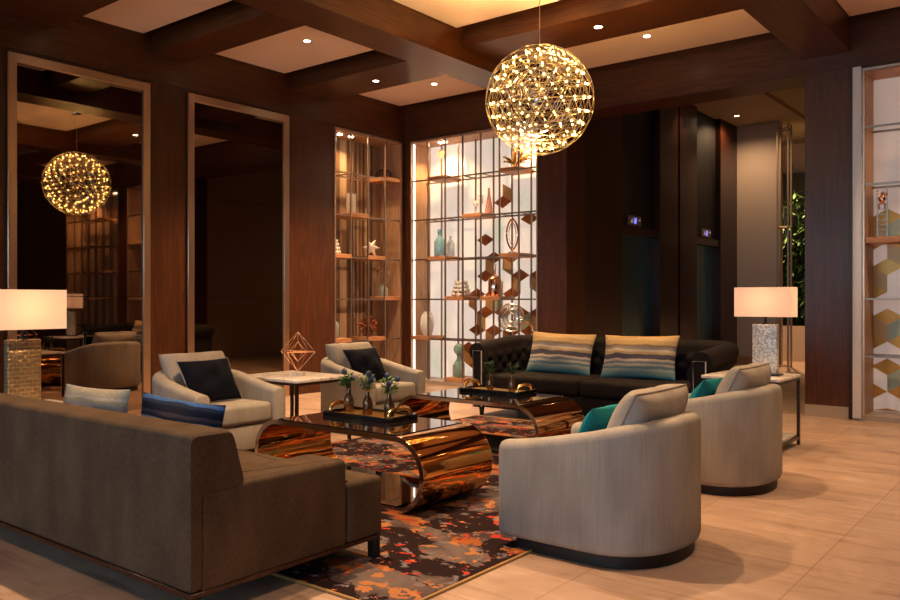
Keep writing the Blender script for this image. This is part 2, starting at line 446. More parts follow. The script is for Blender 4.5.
# back wall
bm = BM()
bx(bm, XL - .6, -8.03, YB, YB + .5, 0, 4.4)
bx(bm, -8.03, -5.77, YB, YB + .5, TOP + .02, 4.4); bx(bm, -8.03, -5.77, YB + .47, YB + .5, 0, TOP + .02)
bx(bm, -5.77, -5.33, YB, YB + .5, 0, 4.4)
bx(bm, -5.33, -2.38, YB, YB + .5, 3.68, 4.4)
bx(bm, -2.38, -1.945, YB, YB + .5, 0, 4.4)
bx(bm, -1.945, -.25, YB, YB + .5, TOP + .02, 4.4); bx(bm, -1.945, -.25, YB + .47, YB + .5, 0, TOP + .02)
bx(bm, -.25, .1, YB, YB + .5, 0, 4.4)
bx(bm, .1, 2.4, YB, YB + .5, TOP + .02, 4.4); bx(bm, .1, 2.4, YB + .47, YB + .5, 0, TOP + .02)
bx(bm, 2.4, XR + .2, YB, YB + .5, 0, 4.4)
struct('wall_back', bm, M['wood_v'])
# frieze facing with horizontal grain
bm = BM(); bx(bm, XL, XR, YB - .012, YB, TOP + .045, 4.25); struct('trim_1', bm, M['wood_x'])
# left wall with shelf recess
bm = BM()
bx(bm, XL - .5, XL, YF, 7.755, 0, 4.4)
bx(bm, XL - .5, XL, 7.755, 9.165, TOP + .02, 4.4); bx(bm, XL - .5, XL - .47, 7.755, 9.165, 0, TOP + .02)
bx(bm, XL - .5, XL, 9.165, YB, 0, 4.4)
struct('wall_left', bm, M['wood_v'])
bm = BM(); bx(bm, XL, XL + .012, YF, YB - .012, TOP + .045, 4.25); struct('trim_2', bm, M['wood_y'])
# right wall, front wall with tall windows behind the camera
bm = BM(); bx(bm, XR, XR + .2, YF, YB, 0, 4.4); struct('wall_right', bm, M['wood_v'])
bm = BM()
wins = [(-7.6, -5.4), (-4.9, -2.7), (-2.2, 0.0), (.5, 2.7)]
edges = [XL - .6] + [v for w in wins for v in w] + [XR + .2]
for a, b in zip(edges[::2], edges[1::2]): bx(bm, a, b, YF - .2, YF, 0, 4.4)
for a, b in wins: bx(bm, a, b, YF - .2, YF, 3.7, 4.4); bx(bm, a, b, YF - .2, YF, 0, .25)
struct('wall_front', bm, M['wood_v'])
for i, (a, b) in enumerate(wins):
    bm = BM(); bx(bm, a, b, YF - .11, YF - .1, .25, 3.7); w = struct('window_%d' % (i + 1), bm, M['frosted'])
    bm = BM(); mid = (a + b) / 2
    for x in (a + .025, mid, b - .025): bx(bm, x - .025, x + .025, YF - .13, YF - .07, .25, 3.7)
    for z in (.275, 2.4, 3.675): bx(bm, a, b, YF - .13, YF - .07, z - .025, z + .025)
    struct('window_frame', bm, M['dark_metal'], w)
# ceiling slab, plaster panels and beams
bm = BM(); bx(bm, XL - .6, XR + .2, YF - .2, YB + .05, 4.3, 4.4); struct('ceiling', bm, M['void'])
beamY = [(-5.80, -5.325), (-2.40, -1.92), (1.6, 2.1)]
bm = BM()
for a, b in beamY: bx(bm, a, b, YF, YB - .012, 3.85, 4.3)
struct('trim_3', bm, M['wood_y'])
bm = BM()
left_bay = [(-1.6, -.9), (1.2, 1.7), (3.22, 3.92), (4.98, 5.43), (6.97, 7.69)]
main_bay = [(-2.2, -1.6), (1.9, 2.6), (6.97, 7.69)]
bays = [(XL + .012, -5.80, left_bay), (-5.325, -2.40, main_bay), (-1.92, 1.6, main_bay), (2.1, XR, main_bay)]
for x0, x1, L in bays:
    for a, b in L: bx(bm, x0, x1, a, b, 4.0, 4.3)
struct('trim_4', bm, M['wood_x'])
bm = BM(); g = .12
for x0, x1, L in bays:
    ys = [YF] + [v for p in L for v in p] + [YB - .012]
    for a, b in zip(ys[::2], ys[1::2]):
        bx(bm, x0 + (.02 if x0 < -8 else .01), x1 - .01, a + .01, b - g, 4.18, 4.24)
struct('trim_5', bm, M['plaster'])
# stone bases of the pillars
bm = BM()
for a, b in ((-8.03, -5.77), ): bx(bm, a, b, YB - .012, YB + .46, 0, .055)
for a, b in ((-5.77, -5.33), (-2.38, -1.945), (-.25, .1)): bx(bm, a, b, YB - .014, YB, 0, .125)
bx(bm, -1.905, -.25, YB - .014, YB + .46, 0, .055); bx(bm, .1, 2.4, YB - .014, YB + .46, 0, .055)
struct('baseboard_back', bm, M['stone'])
bm = BM(); bx(bm, XL, XL + .014, 7.755, 9.165, 0, .055); bx(bm, XL - .46, XL, 7.755, 9.165, 0, .055); struct('baseboard_left', bm, M['stone'])
bm = BM(); bx(bm, -1.945, -1.905, YB - .005, YB + .05, 0, TOP + .02); struct('trim_6', bm, M['dark_metal'])

# ---- lift lobby
XE = -5.33
bm = BM()
def pan(y0, y1, z0, z1, x0=XE - .3, x1=XE, mi=0): bx(bm, x0, x1, y0, y1, z0, z1, mi=mi)
pan(YB + .5, 10.83, 0, 4.7); pan(12.17, 12.90, 0, 4.7); pan(12.99, 13.73, 0, 4.7); pan(14.9, 15.9, 0, 4.7)
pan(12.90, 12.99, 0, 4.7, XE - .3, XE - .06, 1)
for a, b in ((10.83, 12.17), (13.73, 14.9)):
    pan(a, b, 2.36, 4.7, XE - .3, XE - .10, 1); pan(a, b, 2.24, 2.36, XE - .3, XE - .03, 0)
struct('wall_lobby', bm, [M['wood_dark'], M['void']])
for i, (a, b) in enumerate(((10.83, 12.17), (13.73, 14.9))):
    bm = BM(); bx(bm, XE - .22, XE - .16, a, (a + b) / 2 - .004, 0, 2.24); bx(bm, XE - .22, XE - .16, (a + b) / 2 + .004, b, 0, 2.24)
    struct('door_%d' % (i + 1), bm, M['elevator_door'])
bm = BM(); bx(bm, -7.6, -1.7, YB + .5, 19, 4.63, 4.72); bx(bm, XE, -1.7, YB + .5, YB + .55, 4.35, 4.63)
bx(bm, -4.1, -4.04, YB + .55, 15.8, 4.56, 4.63); struct('ceiling_lobby', bm, M['lobby_ceiling'])
bm = BM(); bx(bm, XE - .3, -4.53, 15.8, 16.0, 0, 4.63); bx(bm, -7.5, -1.7, 18.3, 18.5, 0, 4.63); bx(bm, -7.6, -7.5, 15.8, 18.5, 0, 4.63); struct('wall_far', bm, M['beige_wall'])
bm = BM(); bx(bm, -1.9, -1.7, YB + .5, 18.4, 0, 4.63); struct('wall_lobby_right', bm, M['beige_wall'])
bm = BM(); bx(bm, XE, -4.53, 15.78, 15.8, 0, .16); struct('baseboard_far', bm, M['wood_niche'])
bm = BM(); bx(bm, -7.5, -2.0, 17.2, 17.6, 0, .72); struct('trim_7', bm, M['beige_wall'])
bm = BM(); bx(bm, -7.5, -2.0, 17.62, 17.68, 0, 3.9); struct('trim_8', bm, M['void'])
# plant wall
t = thing('bamboo_plant', 'dense green leafy plants on the low wall behind the bronze screen frame', 'plant', (-4.75, 17.35, .72))
bm = BM(); bm2 = BM(); rp = random.Random(5)
for k in range(34):
    x = rp.uniform(-.6, 1.0); y = rp.uniform(-.1, .12); hgt = rp.uniform(1.6, 2.9); lean = rp.uniform(-.25, .25)
    pts = [(x + lean * (q / 5) ** 2, y, hgt * q / 5) for q in range(6)]
    tube(bm2, pts, .008, 4)
    for q in range(70):
        u = rp.uniform(.12, 1); px, pz = x + lean * u * u, hgt * u
        a = rp.uniform(0, 2 * PI); ln = rp.uniform(.14, .30); d = Vector((math.cos(a), math.sin(a) * .5, rp.uniform(-.7, .4))).normalized() * ln
        s = d.cross(Vector((0, 0, 1))).normalized() * .030
        p = Vector((px, y, pz)); vs = [bm.verts.new(p), bm.verts.new(p + d * .5 + s), bm.verts.new(p + d), bm.verts.new(p + d * .5 - s)]
        bm.faces.new(vs)
o = obj('leaves', bm, M['leaf'], t); obj('stem', bm2, M['leaf_dark'], t)
# bronze screen frame
t = thing('screen_frame', 'tall slim bronze metal frame standing at the end of the beige lobby wall', 'screen', (-4.40, 15.70, 0))
for (dx, dy) in ((-.10, .05), (.12, -.05), (-.10, -.15), (.12, -.25)):
    bm = BM(); bx(bm, dx - .015, dx + .015, dy - .015, dy + .015, 0, 4.5); obj('post', bm, M['pale_bronze'], t)
for z in (.03, 2.6, 4.42):
    bm = BM()
    for a, b in (((-.10, .05), (.12, -.05)), ((-.10, -.15), (.12, -.25)), ((-.10, .05), (-.10, -.15)), ((.12, -.05), (.12, -.25))):
        tube(bm, [(a[0], a[1], z), (b[0], b[1], z)], .014, 4)
    obj('crossbar', bm, M['pale_bronze'], t)
# floor indicators and call panel
def seg_char(bm, segs, y, z, w, h, s, xf, mi):
    pts = {'a': ((0, h), (w, h)), 'b': ((w, h), (w, h / 2)), 'c': ((w, h / 2), (w, 0)), 'd': ((0, 0), (w, 0)), 'e': ((0, h / 2), (0, 0)), 'f': ((0, h), (0, h / 2)), 'g': ((0, h / 2), (w, h / 2))}
    for c in segs:
        (a0, b0), (a1, b1) = pts[c]
        bx(bm, xf - .002, xf, y + min(a0, a1) - s, y + max(a0, a1) + s, z + min(b0, b1) - s, z + max(b0, b1) + s, mi=mi)
for yc, segs, lab in ((11.43, 'abged', 'lit blue floor indicator above the nearer lift door'), (14.40, 'adefg', 'lit blue floor indicator above the farther lift door')):
    t = thing('floor_indicator', lab, 'sign', (XE - .10, yc, 2.46), 0, 'lift floor indicators')
    bm = BM(); bx(bm, 0, .025, -.21, .21, -.075, .075, .006); obj('plate', bm, M['display'], t)
    bm = BM(); bx(bm, .025, .028, -.05, .05, -.045, .045); obj('screen', bm, M['led_blue'], t)
    bm = BM(); seg_char(bm, segs, -.02, -.03, .04, .06, .006, .031, 0); obj('digit', bm, M['led_white'], t)
    bm = BM(); vs = [bm.verts.new((.028, -.15, -.035)), bm.verts.new((.028, -.09, -.035)), bm.verts.new((.028, -.12, .035))]; bm.faces.new(vs)
    e = bmesh.ops.extrude_face_region(bm, geom=bm.faces[:])
    for v in e['geom']:
        if isinstance(v, bmesh.types.BMVert): v.co.x += .003
    obj('arrow', bm, M['led_white'], t)
    bm = BM(); ball(bm, (.028, .15, .02), .014, 8); obj('dot', bm, M['led_white'], t)
t = thing('call_panel', 'slim dark lift call panel with tiny lit buttons between the lift doors', 'panel', (XE - .06, 12.945, 1.0))
bm = BM(); bx(bm, 0, .012, -.04, .04, 0, .62); obj('plate', bm, M['void'], t)
for z in (.06, .13, .53):
    bm = BM(); ball(bm, (.012, 0, z), .016, 8); obj('button', bm, M['led_white'], t)

# ================================================================== MIRRORS
def mirror(y0, y1, label):
    t = thing('wall_mirror', label, 'mirror', (XL + .0125, (y0 + y1) / 2, 0), 0, 'tall bronze framed mirrors')
    w = (y1 - y0) / 2; fw = .085; th = .028
    for nm, b in (('left', (-w, -w + fw, 0, TOP + .005)), ('right', (w - fw, w, 0, TOP + .005)), ('top', (-w + fw, w - fw, TOP - fw, TOP + .005)), ('bottom', (-w + fw, w - fw, 0, .05))):
        bm = BM(); bx(bm, 0, th, *b, .004, 1); obj('frame_bar', bm, M['bronze'], t)
    zs = [.05, 1.288, 2.46, TOP - fw]
    for k in range(3):
        bm = BM(); bx(bm, .0015, .005, -w + fw, w - fw, zs[k] + (.003 if k else 0), zs[k + 1] - .003); obj('mirror_panel', bm, M['mirror'], t)
mirror(3.44, 4.945, 'tall bronze framed mirror nearer the lamp, reflecting the sphere pendant')
mirror(5.42, 6.925, 'tall bronze framed mirror behind the first armchair, reflecting the dark lobby')

# ================================================================== BOOKCASES
def rhomb_panel(bm, W, z0, z1, a, prob, seed, y):
    """rhombille inlay: tiles as thin raised plates, clipped to the panel by skipping the edge ones"""
    rr = random.Random(seed); dx = a * math.sqrt(3); dz = 1.5 * a; t = .004
    rows = int((z1 - z0) / dz) + 1; cols = int(W / dx) + 1
    def cl(p): return (min(max(p[0], 0.003), W - .003), y - t, min(max(p[1], z0 + .003), z1 - .003))
    for r in range(-1, rows + 1):
        for c in range(-1, cols + 1):
            cx = c * dx + (dx / 2 if r % 2 else 0); cz = z0 + r * dz + .12
            hx = dx / 2
            top = [(cx, cz), (cx + hx, cz + a / 2), (cx, cz + a), (cx - hx, cz + a / 2)]
            lf = [(cx, cz), (cx - hx, cz + a / 2), (cx - hx, cz - a / 2), (cx, cz - a)]
            rt = [(cx, cz), (cx, cz - a), (cx + hx, cz - a / 2), (cx + hx, cz + a / 2)]
            pb = prob(cx / W, (cz - z0) / (z1 - z0))
            for poly, mi, k in ((top, 0, 1.0), (lf, 1, .62), (rt, 3 if rr.random() < .5 else 2, .22)):
                if rr.random() < pb * k:
                    pts = [cl(p) for p in poly]
                    ar = 0
                    for i in range(4): ar += pts[i][0] * pts[(i + 1) % 4][2] - pts[(i + 1) % 4][0] * pts[i][2]
                    if abs(ar) < .004: continue
                    f = [bm.verts.new(p) for p in pts]; b = [bm.verts.new((p[0], y, p[2])) for p in pts]
                    bm.faces.new(f).material_index = mi
                    for i in range(4):
                        try: bm.faces.new((f[i], b[i], b[(i + 1) % 4], f[(i + 1) % 4])).material_index = mi
                        except ValueError: pass
BOOK = {}
def bookcase(key, label, loc, rz, W, ncol, boards, panel, prob, seed, pucks, side_l=True, strip=False, pe=75, tiles=('tile_brown', 'tile_tan', 'tile_gold', 'tile_mint')):
    """local: x along the front, y into the wall, z up"""
    t = thing('display_bookcase', label, 'bookcase', loc, rz, 'built-in display bookcases')
    D = .44; cw = W / ncol; BOOK[key] = (t, W, cw)
    bm = BM(); bx(bm, 0, W, D, D + .02, .055, TOP, mi=4)
    if prob: rhomb_panel(bm, W, .06, TOP, .178, prob, seed, D)
    obj('back_panel', bm, [M[q] for q in tiles] + [panel], t)
    for x0, x1 in ((0, .022), (W - .022, W)):
        bm = BM(); bx(bm, x0, x1, .012, D, .055, TOP); obj('side_panel', bm, M['wood_niche'], t)
    bm = BM(); bx(bm, .022, W - .022, .012, D, TOP - .02, TOP); obj('top_panel', bm, M['wood_niche'], t)
    bm = BM()
    for b in ((0, .02, 0, TOP), (W - .02, W, 0, TOP)): bx(bm, b[0], b[1], -.012, .012, .055, b[3] + .012)
    bx(bm, .02, W - .02, -.012, .012, TOP - .012, TOP + .012)
    obj('case_frame', bm, M['bronze'], t)
    if strip:
        bm = BM(); bx(bm, .024, .036, .03, .06, .06, TOP - .03); obj('light_strip', bm, M['strip'], t)
    r = .0105; yf, yb = .03, .345
    for i in range(1, ncol):
        for y in (yf, yb):
            bm = BM(); bx(bm, i * cw - r, i * cw + r, y - r, y + r, .055, TOP - .02); obj('upright', bm, M['rod'], t)
    for k in range(1, 6):
        bm = BM()
        for y in (yf, yb): bx(bm, .022, W - .022, y - r * .9, y + r * .9, LV[k] - r, LV[k] + r)
        for i in range(1, ncol): bx(bm, i * cw - r * .8, i * cw + r * .8, yf, yb, LV[k] - r * .8, LV[k] + r * .8)
        obj('shelf_rail', bm, M['rod'], t)
    for k, c in boards:
        bm = BM(); zt = LV[k] + .045
        if k == 6: bx(bm, c * cw + .004, (c + 1) * cw + .03, .02, .40, .0555, .115, .004, 1)
        else: bx(bm, max(c * cw - .01, .023), min((c + 1) * cw + .01, W - .023), .018, .402, LV[k] - .014, zt, .004, 1)
        obj('shelf_board', bm, M['wood_shelf'], t)
    for x in pucks:
        bm = BM(); lathe(bm, [(.0, -.012), (.032, -.012), (.036, 0), (.0, 0)], (x, .2, TOP - .02), 14, 0, False); p = obj('puck_light', bm, M['lens'], t)
        l = bpy.data.lights.new('puck_lamp', 'SPOT'); l.energy = pe; l.color = (1, .60, .26); l.spot_size = 2.2; l.spot_blend = .8; l.shadow_soft_size = .03
        lo = bpy.data.objects.new('puck_lamp', l); C.objects.link(lo); lo.parent = t; lo.location = (x, .2, TOP - .04)
    return t
M['strip'] = plain('led_strip', (1, 1, 1), .5, emit=(1, .93, .84), es=1.6)
XB0 = -8.03; WB = 2.26; CB = WB / 7
def prob_back(u, v):
    if u < .26: return 0
    p = .06 + .95 * max(0, min(1, (1 - v) * 1.9 - .62)) * min(1, u * 2)
    return min(.88, p)
bookcase('back', 'backlit white bookcase with rust diamond tiles on the back wall, behind the dark sofa', (XB0, YB, 0), 0, WB, 7,
         [(1, 1), (1, 5), (2, 3), (3, 1), (3, 5), (4, 2), (4, 4), (5, 0), (6, 2)], M['panel_white'], prob_back, 12, [.42, .50, 1.85], strip=True)
bookcase('right', 'softly lit bookcase with gold hexagon tiles at the right edge of the photo', (-1.815, YB, 0), 0, 1.565, 3,
         [(3, 0), (1, 1), (4, 2), (2, 2)], M['panel_soft'], lambda u, v: .95 if v < .62 else .12, 8, [.85], pe=45, tiles=('tile_gold', 'tile_tan', 'tile_gold', 'tile_mint'))
bookcase('reflected', 'lit bookcase beyond the narrow pillar, seen only reflected in the tall mirror', (.1, YB, 0), 0, 2.3, 7,
         [(1, 2), (2, 4), (3, 1), (3, 5), (4, 3), (5, 1)], M['slats_x'] if 'slats_x' in M else M['wood_niche'], None, 5, [.5, 1.7])
YL0 = 7.755; WLb = 1.41; CL = WLb / 4
bookcase('left', 'brown panelled bookcase recessed in the left wall beside the corner', (XL, YL0, 0), PI / 2, WLb, 4,
         [(1, 3), (2, 1), (3, 0), (3, 2), (4, 3), (5, 0), (5, 2)], M['slats'], None, 3, [.30, .52], pe=42)
# aluminium upright at the right case
bm = BM(); bx(bm, 0, .085, -.04, .0, .02, TOP + .03, .01, 2); o = obj('metal_upright', bm, M['alu'], None, (-1.90, YB - .015, 0))
tag(o, 'satin metal upright between the wood pillar and the right bookcase', 'post')

# ---- shelf ornaments.  bk(c, d): point over column c of the back case, depth d
def bk(c, k, d=.2): return (XB0 + c * CB, YB + d, (.115 if k == 6 else LV[k] + .045))
def lf(c, k, d=.2): return (XL - d, YL0 + c * CL, LV[k] + .045)
def lone(name, bm, mat, label, cat, loc, group=None, rz=0):
    o = obj(name, bm, mat, None, loc, (0, 0, rz)); return tag(o, label, cat, group)
def bottle_bm(r, h, neck=.25, nh=.35):
    bm = BM(); s = h * (1 - nh)
    lathe(bm, [(0, 0), (r * .92, 0), (r, r * .12), (r, s * .85), (r * .8, s * .97), (r * neck * 1.2, s * 1.12), (r * neck, s * 1.2), (r * neck, h * .97), (r * neck * 1.35, h * .975), (r * neck * 1.35, h), (0, h)], n=18, cap=False)
    return bm
G1 = 'ornaments in the back bookcase'; G2 = 'ornaments in the left bookcase'
# row 1 (top)
bm = BM(); lathe(bm, [(0, 0), (.045, 0), (.045, .01), (.012, .03), (.012, .30), (.04, .33), (.045, .40), (0, .40)], n=14, cap=False)
lone('candlestick', bm, M['amber'], 'tall slim amber candlestick on the top left shelf board of the backlit bookcase', 'candlestick', bk(1.35, 1), G1)
bm = BM(); rr = random.Random(4)
for k in range(26):
    a = rr.uniform(0, 2 * PI); b = rr.uniform(.1, 1.4); p0 = Vector((0, 0, .05)); ln = rr.uniform(.12, .2)
    p1 = p0 + Vector((math.cos(a) * math.cos(b), math.sin(a) * math.cos(b) * .5, math.sin(b))) * ln * 1.3
    tube(bm, [p0, (p0 + p1) / 2 + Vector((rr.uniform(-.03, .03), 0, .02)), p1], [.012, .016, .01], 5); ball(bm, p1, .018, 6)
lathe(bm, [(0, 0), (.06, 0), (.05, .03), (.02, .06), (0, .07)], n=12, cap=False)
lone('coral_sculpture', bm, M['gold'], 'branching gold coral sculpture on the upper right shelf board, below the sphere pendant', 'sculpture', bk(5.5, 1), G1)
# row 2
for c, hh, lab in ((3.35, .20, 'short clear glass candle holder on the second-row shelf board of the backlit bookcase'), (3.62, .27, 'taller clear glass candle holder beside the short one, second row of the backlit bookcase')):
    t = thing('candle_holder', lab, 'candle holder', bk(c, 2), 0, G1)
    bm = BM(); lathe(bm, [(0, 0), (.04, 0), (.04, .01), (.012, .03), (.012, hh * .5), (.038, hh * .6), (.04, hh), (.034, hh), (.032, hh * .62), (0, hh * .58)], n=14, cap=False); obj('glass', bm, M['clearglass'], t)
    bm = BM(); lathe(bm, [(0, hh * .6), (.026, hh * .6), (.026, hh * .85), (0, hh * .86)], n=12, cap=False); obj('candle', bm, M['white_ceramic'], t)
bm = BM(); lathe(bm, [(0, 0), (.065, 0), (.06, .05), (.022, .26), (.016, .36), (.02, .37), (0, .37)], n=16, cap=False)
lone('decanter', bm, M['pinkglass'], 'tapering amber pink bottle right of the clear candle holders', 'bottle', bk(3.95, 2, .25), G1)
# row 3
t = thing('bottle', 'blue glass bottle on the third-row left board of the backlit bookcase', 'bottle', bk(1.45, 3, .12), 0, G1)
obj('body', bottle_bm(.085, .36, .36, .28), M['blueglass'], t)
bm = BM(); lathe(bm, [(0, .355), (.034, .355), (.036, .40), (0, .405)], n=12, cap=False); obj('stopper', bm, M['blueglass'], t)
t = thing('bottle', 'pale grey glass bottle standing in for the reflection of the blue glass bottle', 'bottle', bk(1.62, 3, .31), 0, G1)
obj('body', bottle_bm(.065, .31, .36, .28), M['paleglass'], t)  # modelled bottle in place of a reflection in the back panel
t = thing('leaf_sculpture', 'pointed oval copper ring sculpture on the third-row right board', 'sculpture', bk(5.42, 3, .15), .3, G1)
bm = BM(); lathe(bm, [(0, 0), (.06, 0), (.06, .02), (.012, .03), (.01, .06), (0, .06)], n=14, cap=False); obj('base', bm, M['rosegold'], t)
bm = BM(); pts = []
for k in range(40):
    a = 2 * PI * k / 40; pts.append((.085 * math.sin(a) * (1 - .0 * abs(math.cos(a))) * abs(math.sin(a)) ** .4, 0, .27 + .22 * math.cos(a)))
tube(bm, pts, .013, 6, True); obj('ring', bm, M['rosegold'], t)
bm = BM(); pts2 = [(p[0] * .6, 0, .27 + (p[2] - .27) * .75) for p in pts]; tube(bm, pts2, .006, 5, True); obj('inner_ring', bm, M['rosegold'], t)
# row 4
def lattice_stack(bm, n, w, h):
    for k in range(n):
        z = k * h * 1.05 + h / 2; ww = w * (1 - .12 * k)
        pts = []
        for q in range(48):
            a = 2 * PI * q / 48; rr_ = ww / 2 * (1 + .10 * (1 if (q // 3) % 2 else -1)); pts.append((rr_ * math.cos(a), rr_ * math.sin(a), z))
        tube(bm, pts, h * .30, 5, True); 
        for q in range(10):
            a = 2 * PI * q / 10; bx(bm, ww / 2 * math.cos(a) - .012, ww / 2 * math.cos(a) + .012, ww / 2 * math.sin(a) - .012, ww / 2 * math.sin(a) + .012, z - h / 2, z + h / 2)
bm = BM(); lattice_stack(bm, 4, .25, .055); lone('lattice_ornament', bm, M['white_ceramic'], 'white openwork stacked ornament on the fourth-row board of the backlit bookcase', 'ornament', bk(2.5, 4), G1)
t = thing('bottle', 'shiny copper bottle with slim neck on the fourth-row board, right of the white openwork ornament', 'bottle', bk(4.55, 4, .12), 0, G1)
obj('body', bottle_bm(.095, .45, .2, .4), M['copper_bottle'], t)
# row 5
bm = BM(); lathe(bm, [(0, 0), (.06, 0), (.085, .06), (.105, .16), (.10, .26), (.075, .33), (.05, .36), (.055, .37), (.04, .37), (.035, .34), (0, .34)], n=22, cap=False)
lone('vase', bm, M['white_ceramic'], 'white oval ceramic vase on the low left board of the backlit bookcase', 'vase', bk(.62, 5, .15), G1)
t = thing('disc_sculpture', 'round openwork silver disc on a thin stand, low right in the backlit bookcase', 'sculpture', (XB0 + 5.35 * CB, YB + .15, LV[5] + .008), .15, G1)
bm = BM(); bx(bm, -.06, .06, -.04, .04, 0, .02, .004, 1); bx(bm, -.006, .006, -.006, .006, .02, .16); obj('stand', bm, M['dark_metal'], t)
bm = BM()
for rad, th in ((.19, .016), (.06, .014), (.125, .010)):
    tube(bm, [(rad * math.cos(2 * PI * k / 36), 0, .33 + rad * math.sin(2 * PI * k / 36)) for k in range(36)], th, 6, True)
for k in range(28):
    a = 2 * PI * k / 28; tube(bm, [(.06 * math.cos(a), 0, .33 + .06 * math.sin(a)), (.125 * math.cos(a + .12), .01, .33 + .125 * math.sin(a + .12)), (.19 * math.cos(a), 0, .33 + .19 * math.sin(a))], .008, 4)
obj('disc', bm, M['silver'], t)
bm = BM(); tube(bm, [(.12 * math.cos(2 * PI * k / 24), 0, .13 + .12 * math.sin(2 * PI * k / 24)) for k in range(24)], .014, 6, True)
lone('ring_ornament', bm, M['rosegold'], 'small copper ring ornament standing behind the silver disc', 'ornament', (XB0 + 5.72 * CB, YB + .33, LV[5] + .022), G1)
# row 6
t = thing('bottle', 'sea green glass bottle with ball stopper on the bottom board of the backlit bookcase', 'bottle', bk(2.5, 6, .15), 0, G1)
obj('body', bottle_bm(.085, .33, .38, .3), M['greenglass'], t)
bm = BM(); ball(bm, (0, 0, .41), .085, 14); obj('stopper', bm, M['greenglass'], t)
# left case
bm = BM()
for k in range(5):
    a = k * PI / 5; tube(bm, [(.13 * math.cos(a) * math.cos(q * PI / 10), .13 * math.sin(a) * math.cos(q * PI / 10), .012 + .13 * abs(math.sin(q * PI / 10))) for q in range(11)], .006, 5)
tube(bm, [(.13 * math.cos(2 * PI * k / 24), .13 * math.sin(2 * PI * k / 24), .010) for k in range(24)], .008, 5, True)
lone('wire_dome', bm, M['dark_metal'], 'dark wire dome basket on the top right board of the left bookcase', 'basket', lf(3.45, 1), G2)
t = thing('candle_holder', 'clear glass candle holder with lit-looking candle, second row of the left bookcase', 'candle holder', lf(1.5, 2), 0, G2)
t['label'] = 'clear glass hurricane candle holder on the second-row board of the left bookcase'
bm = BM(); lathe(bm, [(0, 0), (.07, 0), (.075, .02), (.075, .30), (.07, .30), (.068, .03), (0, .02)], n=18, cap=False); obj('glass', bm, M['clearglass'], t)
bm = BM(); lathe(bm, [(0, .021), (.035, .021), (.035, .2), (0, .205)], n=14, cap=False); obj('candle', bm, M['white_ceramic'], t)
bm = BM(); lattice_stack(bm, 4, .2, .05); lone('lattice_ornament', bm, M['white_ceramic'], 'white openwork stacked ornament on the third-row board of the left bookcase', 'ornament', lf(.45, 3), G2)
bm = BM()
c0 = bm.verts.new((0, .03, .145)); c1 = bm.verts.new((0, -.03, .145)); 
ring_ = []
for k in range(12):
    rad = .145 if k % 2 == 0 else .06; a = PI / 2 + 2 * PI * k / 12 + PI / 6
    ring_.append(bm.verts.new((rad * math.cos(a), 0, .1256 + rad * math.sin(a))))
for k in range(12):
    bm.faces.new((c0, ring_[k], ring_[(k + 1) % 12])); bm.faces.new((c1, ring_[(k + 1) % 12], ring_[k]))
lone('star_ornament', bm, M['white_ceramic'], 'white faceted star standing on the third-row right board of the left bookcase', 'star', lf(2.5, 3, .14), G2, PI / 2 - .5)
t = thing('twig_vase', 'clear glass vase of bare twigs on the fourth-row board of the left bookcase', 'vase', lf(3.45, 4), 0, G2)
obj('vase', bottle_bm(.07, .20, .55, .3), M['paleglass'], t)
bm = BM(); rr = random.Random(9)
for k in range(9):
    a = rr.uniform(0, 6.3); b = rr.uniform(.05, .13); p = [(0, 0, .05), (b * .3 * math.cos(a), b * .3 * math.sin(a), .22), (b * math.cos(a), b * math.sin(a), rr.uniform(.33, .48))]
    tube(bm, p, .004, 4)
    for q in range(5): u = rr.uniform(.4, 1); ball(bm, (b * u * math.cos(a) + rr.uniform(-.02, .02), b * u * math.sin(a) + rr.uniform(-.02, .02), .2 + .24 * u), .010, 5)
obj('twigs', bm, M['twig'], t)
t = thing('bottle', 'dark glass bottle with slim neck on the low left board of the left bookcase', 'bottle', lf(.5, 5), 0, G2)
obj('body', bottle_bm(.085, .40, .18, .42), M['paleglass'], t)
bm = BM(); rr = random.Random(2)
for k in range(60):
    b = math.asin(rr.uniform(-1, 1)); a = rr.uniform(0, 6.3); d = Vector((math.cos(a) * math.cos(b), math.sin(a) * math.cos(b), math.sin(b)))
    c = Vector((0, 0, .16)); tube(bm, [c + d * .03, c + d * .10, c + d * .145 + Vector((0, 0, .01))], [.008, .010, .004], 4); ball(bm, c + d * .14, .014, 5)
lathe(bm, [(0, 0), (.03, 0), (.02, .03), (.01, .10), (0, .11)], n=8, cap=False)
lone('coral_ball', bm, M['coral'], 'spiky rust coral ball on the low right board of the left bookcase', 'ornament', lf(2.45, 5), G2)
# right case
t = thing('ladder_sculpture', 'little wire ladder with a climbing figure on the right bookcase board', 'sculpture', (-1.905 + .25, YB + .15, LV[3] + .045), 0)
bm = BM()
for s in (-.045, .045): bx(bm, s - .006, s + .006, -.02, -.008, 0, .5)
for k in range(9): bx(bm, -.045, .045, -.018, -.010, .03 + k * .052, .038 + k * .052)
obj('ladder', bm, M['rod'], t)
bm = BM(); ball(bm, (0, -.03, .40), .035, 8, sq=(1, .6, 1.2)); ball(bm, (.01, -.035, .455), .02, 8)
for s in (-1, 1): tube(bm, [(0, -.03, .42), (s * .04, -.03, .44), (s * .043, -.016, .47)], .008, 5); tube(bm, [(0, -.03, .37), (s * .03, -.035, .34), (s * .025, -.018, .30)], .009, 5)
obj('climber', bm, M['rosegold'], t)

